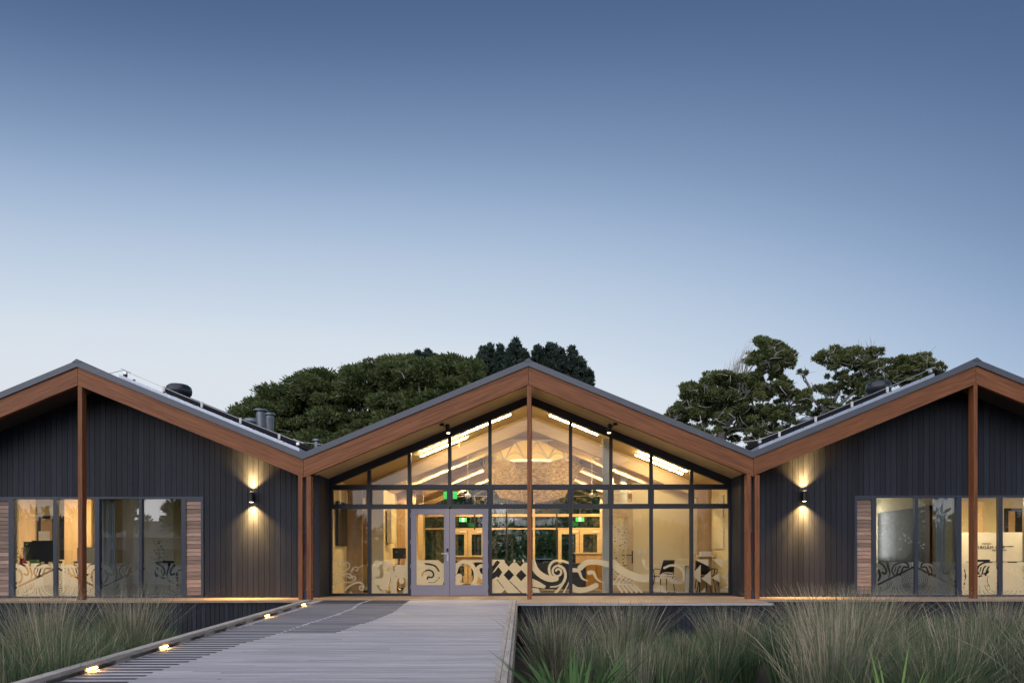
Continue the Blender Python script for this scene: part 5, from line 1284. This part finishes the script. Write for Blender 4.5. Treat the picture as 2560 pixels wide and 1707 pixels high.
# dark pines behind
def pine(label, base_px, spires, D, seed, leaves):
    g = random.Random(seed); cs, rs, limbs = [], [], []; q = D/F
    for u, v0, v1, w_ in spires:
        v = v0
        a = at(u, v1, D); b = at(u, v0-2, D); limbs.append((a, 0, b, .09))
        while v < v1:
            t_ = (v-v0)/(v1-v0); hw = 1.5+w_*min(1, t_*1.5)**.8
            for k in range(2+int(hw/3)):
                uu = u+g.choice((-1, 1))*hw*g.uniform(.15, 1.12); r_ = g.uniform(2.2, 4.2)
                cs.append(at(uu, v+g.uniform(-3, 3)-abs(uu-u)*.22, D+g.uniform(-1.2, 1.2))); rs.append((r_*1.35*q, r_*1.35*q, r_*.62*q))
                if g.random() < .15: limbs.append((at(u, v+4, D), 0, cs[-1], .035))
            v += 3.6
    tb = (xa(base_px, D), D, -.86); topz = max(c[2] for c in cs)
    return tree('dark_pine', label, 'tree', tb, cs, rs, leaves, .20, 'pine', [tb, (tb[0], D, topz*.55), (tb[0], D, topz*.9)], [.4, .28, .08], limbs, seed, 'dark pines behind the hall roof', shell=.15, wind=(0, .4))
pine('small dark pine showing over the cypress mass, leftmost of the pines', 1050, [(1022, 892, 915, 10), (1045, 882, 916, 13), (1070, 880, 916, 14), (1088, 889, 912, 6)], 62, 21, 6500)
pine('broad dark pine left of the hall ridge', 1225, [(1208, 871, 945, 13), (1227, 864, 955, 16), (1252, 866, 950, 15), (1192, 905, 950, 8), (1262, 890, 950, 12)], 66, 22, 15000)
pine('slender pointed dark pine directly left of the hall ridge', 1290, [(1289, 850, 930, 19), (1312, 881, 925, 12), (1276, 872, 930, 10)], 64, 23, 9000)
pine('wide dark pine right of the hall ridge', 1400, [(1345, 867, 925, 14), (1373, 862, 935, 16), (1402, 873, 950, 17), (1431, 869, 955, 15), (1452, 897, 962, 12), (1472, 924, 968, 8), (1388, 866, 940, 14)], 66, 24, 21000)
pine('tiny dark pine tops at the far left of the cypress mass', 748, [(747, 944, 968, 6), (776, 940, 965, 9), (762, 955, 970, 6)], 62, 25, 2600)
# right: open crowned windswept trees with pale limbs
def pads_list(Ls, D0, D1, seed):
    g = random.Random(seed); cs, rs = [], []
    for u, v, a, b in Ls:
        for k in range(max(4, int(a/3))):
            D = g.uniform(D0, D1); q = D/F; uu, vv = u+g.uniform(-.92, .92)*a, v+g.uniform(-.8, .8)*b
            s = g.uniform(.16, .34); cs.append(at(uu, vv, D)); rs.append((a*q*s, a*q*s, b*q*g.uniform(.30, .52)))
    return cs, rs
def open_tree(label, pads, D0, D1, seed, leaves, trunk, tr, hubs, twigs, fill=(), nf=0):
    cs, rs = pads_list(pads, D0, D1, seed)
    if nf: c2, r2 = pads_in(fill, nf, (5, 13), (4, 7), D0, D1, seed+50); cs += c2; rs += r2
    D = (D0+D1)/2; g = random.Random(seed)
    T = [at(u, v, D) for u, v in trunk]; T[0] = (T[0][0], D, -.86)
    H = [Vector(at(u, v, D)) for u, v in hubs]; limbs = []
    for h in H: limbs.append((T[-1], .15, tuple(h), .17))
    for u, v, a, b in pads:
        p = Vector(at(u, v+b*.3, D)); h = min(H, key=lambda q: (q-p).length); limbs.append((tuple(h), .12, tuple(p), .09))
        for k in range(3): q = Vector(at(u+g.uniform(-.9, .9)*a, v+g.uniform(-.2, .5)*b, g.uniform(D0, D1))); limbs.append((tuple(h.lerp(p, g.uniform(.2, .8))), .1, tuple(q), .05))
    return tree('windswept_pine', label, 'tree', T[0], cs, rs, int(leaves*1.7), .095, 'cyp2', T, tr, limbs, seed, 'open crowned trees behind the right roofs', twigs=twigs, wind=(.35, .15), shell=.45, barkmat='bark')
open_tree('largest open windswept tree behind the right valley, with a leaning top tuft',
    [(1925, 858, 36, 13), (1945, 882, 40, 14), (1905, 900, 40, 14), (1958, 912, 34, 14), (1885, 882, 16, 8), (1800, 945, 48, 15), (1860, 950, 50, 17), (1745, 980, 44, 19), (1800, 992, 52, 22), (1868, 985, 52, 22), (1925, 972, 45, 18), (1990, 990, 34, 18), (1700, 1018, 38, 20), (1755, 1040, 42, 20), (1822, 1038, 36, 18),
     (1885, 1035, 46, 18), (1960, 1035, 42, 18), (1690, 1045, 26, 12), (1880, 1075, 34, 12), (1812, 1078, 24, 10), (1740, 1070, 26, 10), (2010, 1010, 20, 14), (1950, 1070, 26, 9), (1880, 1106, 20, 7)], 37, 42, 31, 66000,
    [(1802, 1300), (1800, 1130), (1806, 1080)], [.42, .34, .26], [(1770, 1040), (1830, 1030), (1880, 1000), (1900, 940), (1960, 1040), (1860, 1075)], 320, [(1665, 1045), (1700, 1000), (1760, 955), (1840, 930), (1885, 925), (1880, 890), (1900, 850), (1950, 848), (1990, 900), (1960, 935), (1990, 975), (2025, 1010), (2000, 1060), (1930, 1100), (1860, 1110), (1780, 1085), (1720, 1070)], 190)
open_tree('second open windswept tree with pale bare limbs, middle of the right group',
    [(2080, 893, 40, 13), (2118, 878, 34, 10), (2150, 885, 38, 12), (2182, 880, 24, 10), (2130, 908, 52, 14), (2185, 915, 36, 14), (2062, 972, 24, 12), (2125, 955, 36, 14), (2075, 1010, 28, 13), (2160, 975, 36, 14), (2005, 932, 17, 9), (2040, 1030, 26, 12), (2110, 1030, 30, 12), (2200, 950, 26, 12)], 40, 44, 32, 26000,
    [(2045, 1300), (2040, 1120), (2052, 1060)], [.32, .26, .2], [(2100, 950), (2140, 930), (2070, 1000), (2025, 970), (2175, 950)], 260, [(2040, 900), (2100, 872), (2200, 876), (2225, 920), (2210, 975), (2150, 1030), (2080, 1070), (2030, 1080), (2030, 1000), (2060, 950)], 80)
open_tree('third windswept tree, its flat crown touching the right wing roof',
    [(2268, 905, 40, 13), (2300, 893, 30, 9), (2330, 908, 26, 9), (2250, 930, 38, 13), (2300, 925, 40, 12), (2345, 922, 22, 8), (2225, 950, 26, 10), (2280, 950, 34, 10)], 42, 46, 33, 17000,
    [(2270, 1300), (2265, 1050), (2262, 1000)], [.3, .22, .16], [(2250, 950), (2290, 930), (2320, 920)], 90, [(2225, 900), (2290, 885), (2355, 905), (2360, 935), (2290, 965), (2220, 965)], 40)
# bare wind-blown twigs at the left edge of the top tuft
tw = thing('dead_branch', 'spray of bare pale branches blown up along the left of the tall tuft', 'branch', at(1840, 1000, 39.5)); g = random.Random(4); m = MB()
for k in range(46):
    a = Vector(at(1815+g.uniform(0, 55), 985+g.uniform(-20, 10), 39.5)); u = g.uniform(0, 1); b = Vector(at(1815+75*u+g.gauss(0, 6), 925-72*u+g.gauss(0, 10), 39.5+g.uniform(-1, 1)))
    m.tube([a, a.lerp(b, .35)+Vector((-.12, 0, .05)), a.lerp(b, .7)+Vector((-.10, 0, .02)), b], [.035, .022, .013, .004], 4, caps=False)
m.tube([at(1860, 1060, 39.5), at(1840, 1010, 39.5), at(1850, 960, 39.5), at(1890, 905, 39.5)], [.14, .10, .07, .03], 7)
o = obj('branches', m, 'twig', tw); o['kind'] = 'stuff'
# shrubs on the rear bank
g = random.Random(9); cs, rs = [], []
for k in range(340):
    y = g.uniform(39, 52); x = g.uniform(-17, 12); cs.append((x, y, -.2+(y-39)*.62+g.uniform(0, .7))); rs.append((g.uniform(.6, 1.2),)*2+(g.uniform(.5, .9),))
V, Fq = leafcloud(cs, rs, 60000, .22, seed=9, shell=.7); o = obj('bank_shrubs', npmesh('bank_shrubs', V, Fq, 4), 'bank'); tag(o, 'dark green shrubs covering the bank seen through the hall', 'shrubs', kind='stuff')

# ------------------------------------------------------------------ rushes and flax
def blades(n, g, R0, h, hs, lean, wd, cx=0., cy=0., z=-.86, seg=4, droop=.5, bundle=0.):
    """n tapering, bending blades rising from a disc of radius R0"""
    a = g.random(n)*2*np.pi; r = R0*np.sqrt(g.random(n)); bx, by = cx+r*np.cos(a), cy+r*np.sin(a)
    H = h*(1-.10+hs*g.normal(size=n)).clip(.35, 1.10)
    da = a+g.normal(size=n)*.7; ln = lean*(.25+r/R0*.8)*(1+.5*g.normal(size=n)); dr = droop*np.abs(g.normal(size=n))
    w_ = wd*(.6+.8*g.random(n))*np.where(g.random(n) < .13, 2.1, 1); fa = g.random(n)*np.pi; fx, fy = np.cos(fa), np.sin(fa)*.5
    V = []
    for s in range(seg+1):
        t = s/seg; off = H*(ln*t+dr*ln*t**3); zz = z+H*t*(1-.10*dr*t*t)*np.sqrt(np.clip(1-(ln*.5*t)**2, .3, 1))
        x = bx+np.cos(da)*off; y = by+np.sin(da)*off; ww = w_*(1-t**1.6*.9)
        V.append(np.stack([x-fx*ww, y-fy*ww, zz], 1)); V.append(np.stack([x+fx*ww, y+fy*ww, zz], 1))
    V = np.stack(V, 1); k = 2*(seg+1)
    Fq = np.concatenate([np.stack([np.arange(n)*k+2*s, np.arange(n)*k+2*s+1, np.arange(n)*k+2*s+3, np.arange(n)*k+2*s+2], 1) for s in range(seg)])
    return V.reshape(-1, 3), Fq
def bed(name, label, spots, mat, seed):
    g = np.random.default_rng(seed); VV = []; FF = []; o = 0
    for x, y, n, R0, h, ln, wd in spots:
        V, Fq = blades(n, g, R0, h, .22, ln, wd, x, y); VV.append(V); FF.append(Fq+o); o += len(V)
    ob = obj(name, npmesh(name, np.concatenate(VV), np.concatenate(FF), 4), mat); tag(ob, label, 'rushes', kind='stuff'); return ob
def clump(label, x, y, n, R0, h, ln, wd, mat, seed, group):
    g = np.random.default_rng(seed); V, Fq = blades(n, g, R0, h, .22, ln, wd, x, y)
    t = thing('rush_clump', label, 'rushes', (x, y, -.86), group); obj('blades', npmesh('blades', V, Fq, 4), mat, t)['kind'] = 'stuff'; return t
g = random.Random(5)
GR_ = 'rush clumps in the planting beds'
# right bed: height profile from the photograph
right_spots, right_green = [], []
for k in range(180):
    y = g.uniform(6.3, 13.0); x = g.uniform(.55, 14.5)
    if x > y*.80+1: continue
    if y > 12.6: y = 12.6
    px_ = PX+x*F/y
    if px_ < 1350 and y > 7.5: continue
    if (y < 7.4 and 1340 < px_ < 1720) or (y < 6.9 and 2150 < px_ < 2310) or (y < 6.8 and 1800 < px_ < 2020): continue
    top = np.interp(px_, [1300, 1400, 1600, 1800, 1950, 2100, 2300, 2560], [1625, 1585, 1575, 1600, 1560, 1535, 1545, 1540])
    tip = za(top+g.uniform(-25, 45), y); h = min(max(tip+.86, .45), 1.45)
    (right_green if g.random() < .42 else right_spots).append((x, y, 235, g.uniform(.10, .20), h, g.uniform(.10, .34), .0056))
bed('straw_rushes', 'mixed straw coloured rushes filling the bed right of the ramp', right_spots, 'rush', 41)
bed('green_rushes', 'grey green rushes filling the bed right of the ramp', right_green, 'rushg', 42)
clump('tallest rush clump, standing up to the window of the right wing', xa(2085, 8.6), 8.6, 1300, .26, 1.30, .30, .0045, 'rush', 43, GR_)
clump('dark green base of the tall clump in the right bed', xa(2110, 8.3), 8.3, 800, .24, 1.0, .42, .005, 'rushg', 44, GR_)
clump('feathery clump at the left end of the right bed beside the dark skirt', xa(1390, 9.5), 9.5, 800, .22, 1.0, .30, .0045, 'rush', 45, GR_)
clump('clump of straw tipped rushes below the hall deck edge', xa(1560, 10.0), 10.0, 900, .24, 1.06, .30, .0045, 'rush', 46, GR_)
clump('pale straw clump in front of the right valley posts', xa(1830, 9.8), 9.8, 900, .24, 1.0, .30, .0045, 'rush', 47, GR_)
clump('dark green clump at the bottom right of the picture', xa(2330, 6.9), 6.9, 1000, .22, .85, .50, .005, 'rushg', 48, GR_)
clump('wispy clump at the right edge below the lit window', xa(2480, 9.5), 9.5, 800, .24, 1.18, .30, .0045, 'rush', 49, GR_)
clump('tall clump right of the louvre panel of the right wing', xa(2180, 10.5), 10.5, 700, .24, 1.22, .30, .0045, 'rush', 50, GR_)
# left bed
left_spots, left_green = [], []
for k in range(120):
    y = g.uniform(6.0, 13.6); x = g.uniform(-13.0, -4.75)
    if x < -y*.82-.5: continue
    px_ = PX+x*F/y
    if px_ > 500: continue
    top = np.interp(px_, [0, 100, 200, 260, 330, 400, 470], [1560, 1535, 1570, 1540, 1530, 1580, 1610]); tip = za(top+g.uniform(-10, 60), y); h = min(max(tip+.86, .4), 1.4)
    if px_ > 400: h *= .8
    (left_green if g.random() < .72 else left_spots).append((x, y, 235, g.uniform(.10, .20), h, g.uniform(.14, .34), .0054))
bed('straw_rushes', 'straw tinged rushes in the bed left of the ramp', left_spots, 'rush', 51)
bed('green_rushes', 'dark green rushes in the bed left of the ramp', left_green, 'rushg', 52)
clump('feathery tall clump left of the ramp, tips across the lit window', xa(110, 9.5), 9.5, 700, .24, 1.28, .34, .004, 'rush', 53, GR_)
clump('feathery clump right of the left gable post', xa(330, 10.3), 10.3, 700, .24, 1.30, .33, .004, 'rush', 54, GR_)
clump('dark clump at the very bottom left corner', xa(40, 6.8), 6.8, 800, .22, .95, .42, .005, 'rushg', 55, GR_)
def flax(label, px, D, n, h, mat, seed, wd=.022, spread=.55):
    g = random.Random(seed); x = xa(px, D); t = thing('flax_plant', label, 'plant', (x, D, -.86), 'strap leaved flax plants')
    for k in range(n):
        a = 2*math.pi*k/n+g.gauss(0, .25); H = h*g.uniform(.65, 1.1); sp = spread*g.uniform(.3, 1.15)*H; w_ = wd*g.uniform(.8, 1.2); m = MB(); S = 7; vs = []
        dx, dy = math.cos(a), math.sin(a); nx, ny = -dy, dx; dr = g.uniform(.05, .6)
        tw_ = g.uniform(-.5, .5)
        for s in range(S+1):
            q = s/S; off = .05+sp*q**1.35; z = -.86+H*(q-dr*q**3*.55); ww = w_*(.55+1.2*q*(1-q)*1.6)*(1-q**5) if s < S else .001
            cxx, cyy = x+dx*off, D+dy*off; vx, vy = nx*math.cos(tw_*q)+dx*math.sin(tw_*q), ny*math.cos(tw_*q)+dy*math.sin(tw_*q)
            vs += [(cxx-vx*ww, cyy-vy*ww, z+ww*.25), (cxx, cyy, z), (cxx+vx*ww, cyy+vy*ww, z+ww*.25)]
        fs = []
        for s in range(S): fs += [(3*s, 3*s+1, 3*s+4, 3*s+3), (3*s+1, 3*s+2, 3*s+5, 3*s+4)]
        m.add(vs, fs); obj('leaf', m, mat, t, smooth=True)
flax('large green flax with broad leaves at the left of the right bed', 1435, 5.9, 96, 1.0, 'flax', 61, .016, .72); flax('smaller flax low in the bed right of the large one', 1655, 5.9, 50, .74, 'flax', 62, .016, .7)
flax('bright lime green flax in front of the tallest rushes', 2232, 5.5, 42, 1.0, 'flaxb', 63, .010, .72); flax('low flax between the bright plant and the middle rushes', 1975, 6.2, 20, .55, 'flax', 64, .013, .8)
flax('flax with arching blades half hidden left of the large one', 1375, 6.8, 24, .80, 'flax', 65, .018, .55); flax('small bright flax at the bottom edge of the middle bed', 1850, 5.7, 14, .5, 'flaxb', 66, .010, .5)
# ------------------------------------------------------------------ across the road, behind the camera: seen only in the panes
def back_house(x0, x1, y, h, label):
    t = thing('neighbouring_house', label, 'house', ((x0+x1)/2, y, -.86)); n = int(h/.18)
    obj('wall', MB().box(x0, x1, y-6, y-.03, -.86, h-.86), 'hwall', t)
    for k in range(n): obj('weatherboard', MB().box(x0, x1, y-.028, y-.004 if k % 2 else y-.001, -.86+k*h/n+.004, -.86+(k+1)*h/n-.004), 'hwall', t)
    for wx in np.arange(x0+2, x1-2, 4.2):
        wn = obj('window', MB().box(wx, wx+1.5, y, y+.04, .5, 1.9), 'white', t); obj('pane', MB().box(wx+.07, wx+1.43, y+.041, y+.05, .57, 1.83), 'pv', wn)
    obj('roof', MB().add([(x0-.5, y+.5, h-.86), (x1+.5, y+.5, h-.86), (x1+.5, y-6.5, h-.86), (x0-.5, y-6.5, h-.86), (x0+1.5, y-3, h+.7), (x1-1.5, y-3, h+.7)], [(0, 1, 5, 4), (1, 2, 5), (2, 3, 4, 5), (3, 0, 4), (0, 3, 2, 1)]), 'roof', t)
back_house(-44, -17, -22, 3.6, 'pale weatherboard house across the road, mirrored in the left panes')
for k, (x, y, h, r, lab) in enumerate(((-23, -14, 5.5, 1.8, 'round headed street tree mirrored in the dim left window'), (-30, -17, 7, 2.2, 'taller street tree mirrored at the left of the dim left window'), (20, -15, 7, 3.0, 'wide street tree mirrored in the dim right window'), (27, -20, 9, 3.6, 'tall street tree mirrored at the right of the picture'), (6, -42, 9, 4, 'far street tree mirrored in the hall doors'), (-9, -38, 8, 3.6, 'far street tree mirrored in the left hall panes'))):
    g = random.Random(100+k); cs, rs = [], []
    for q in range(26):
        a = g.uniform(0, 6.28); u = g.uniform(0, r*.75); cs.append((x+u*math.cos(a), y+u*math.sin(a), h*.68+g.uniform(-1, 1)*r*.6)); rs.append((r*.38, r*.38, r*.28))
    tree('street_tree', lab, 'tree', (x, y, -.86), cs, rs, 5000, .22, 'bank', [(x, y, -.86), (x+.1, y, h*.3), (x, y, h*.55)], [.16, .13, .1], [((x, y, h*.5), .1, cs[i], .06) for i in range(7)], 100+k, 'street trees across the road')
g = random.Random(12); cs, rs = [], []
for k in range(260):
    cs.append((g.uniform(-70, 70), -60+g.uniform(-4, 4), g.uniform(-.5, 5.2)+2*math.sin(k))); rs.append((g.uniform(1.5, 3),)*2+(g.uniform(1, 2),))
V, Fq = leafcloud(cs, rs, 26000, .7, seed=13, shell=.7); o = obj('far_hedge', npmesh('far_hedge', V, Fq, 4), 'bank'); tag(o, 'dark line of far bushes across the road, mirrored in the panes', 'bushes', kind='stuff')
print('objects', len(bpy.data.objects))
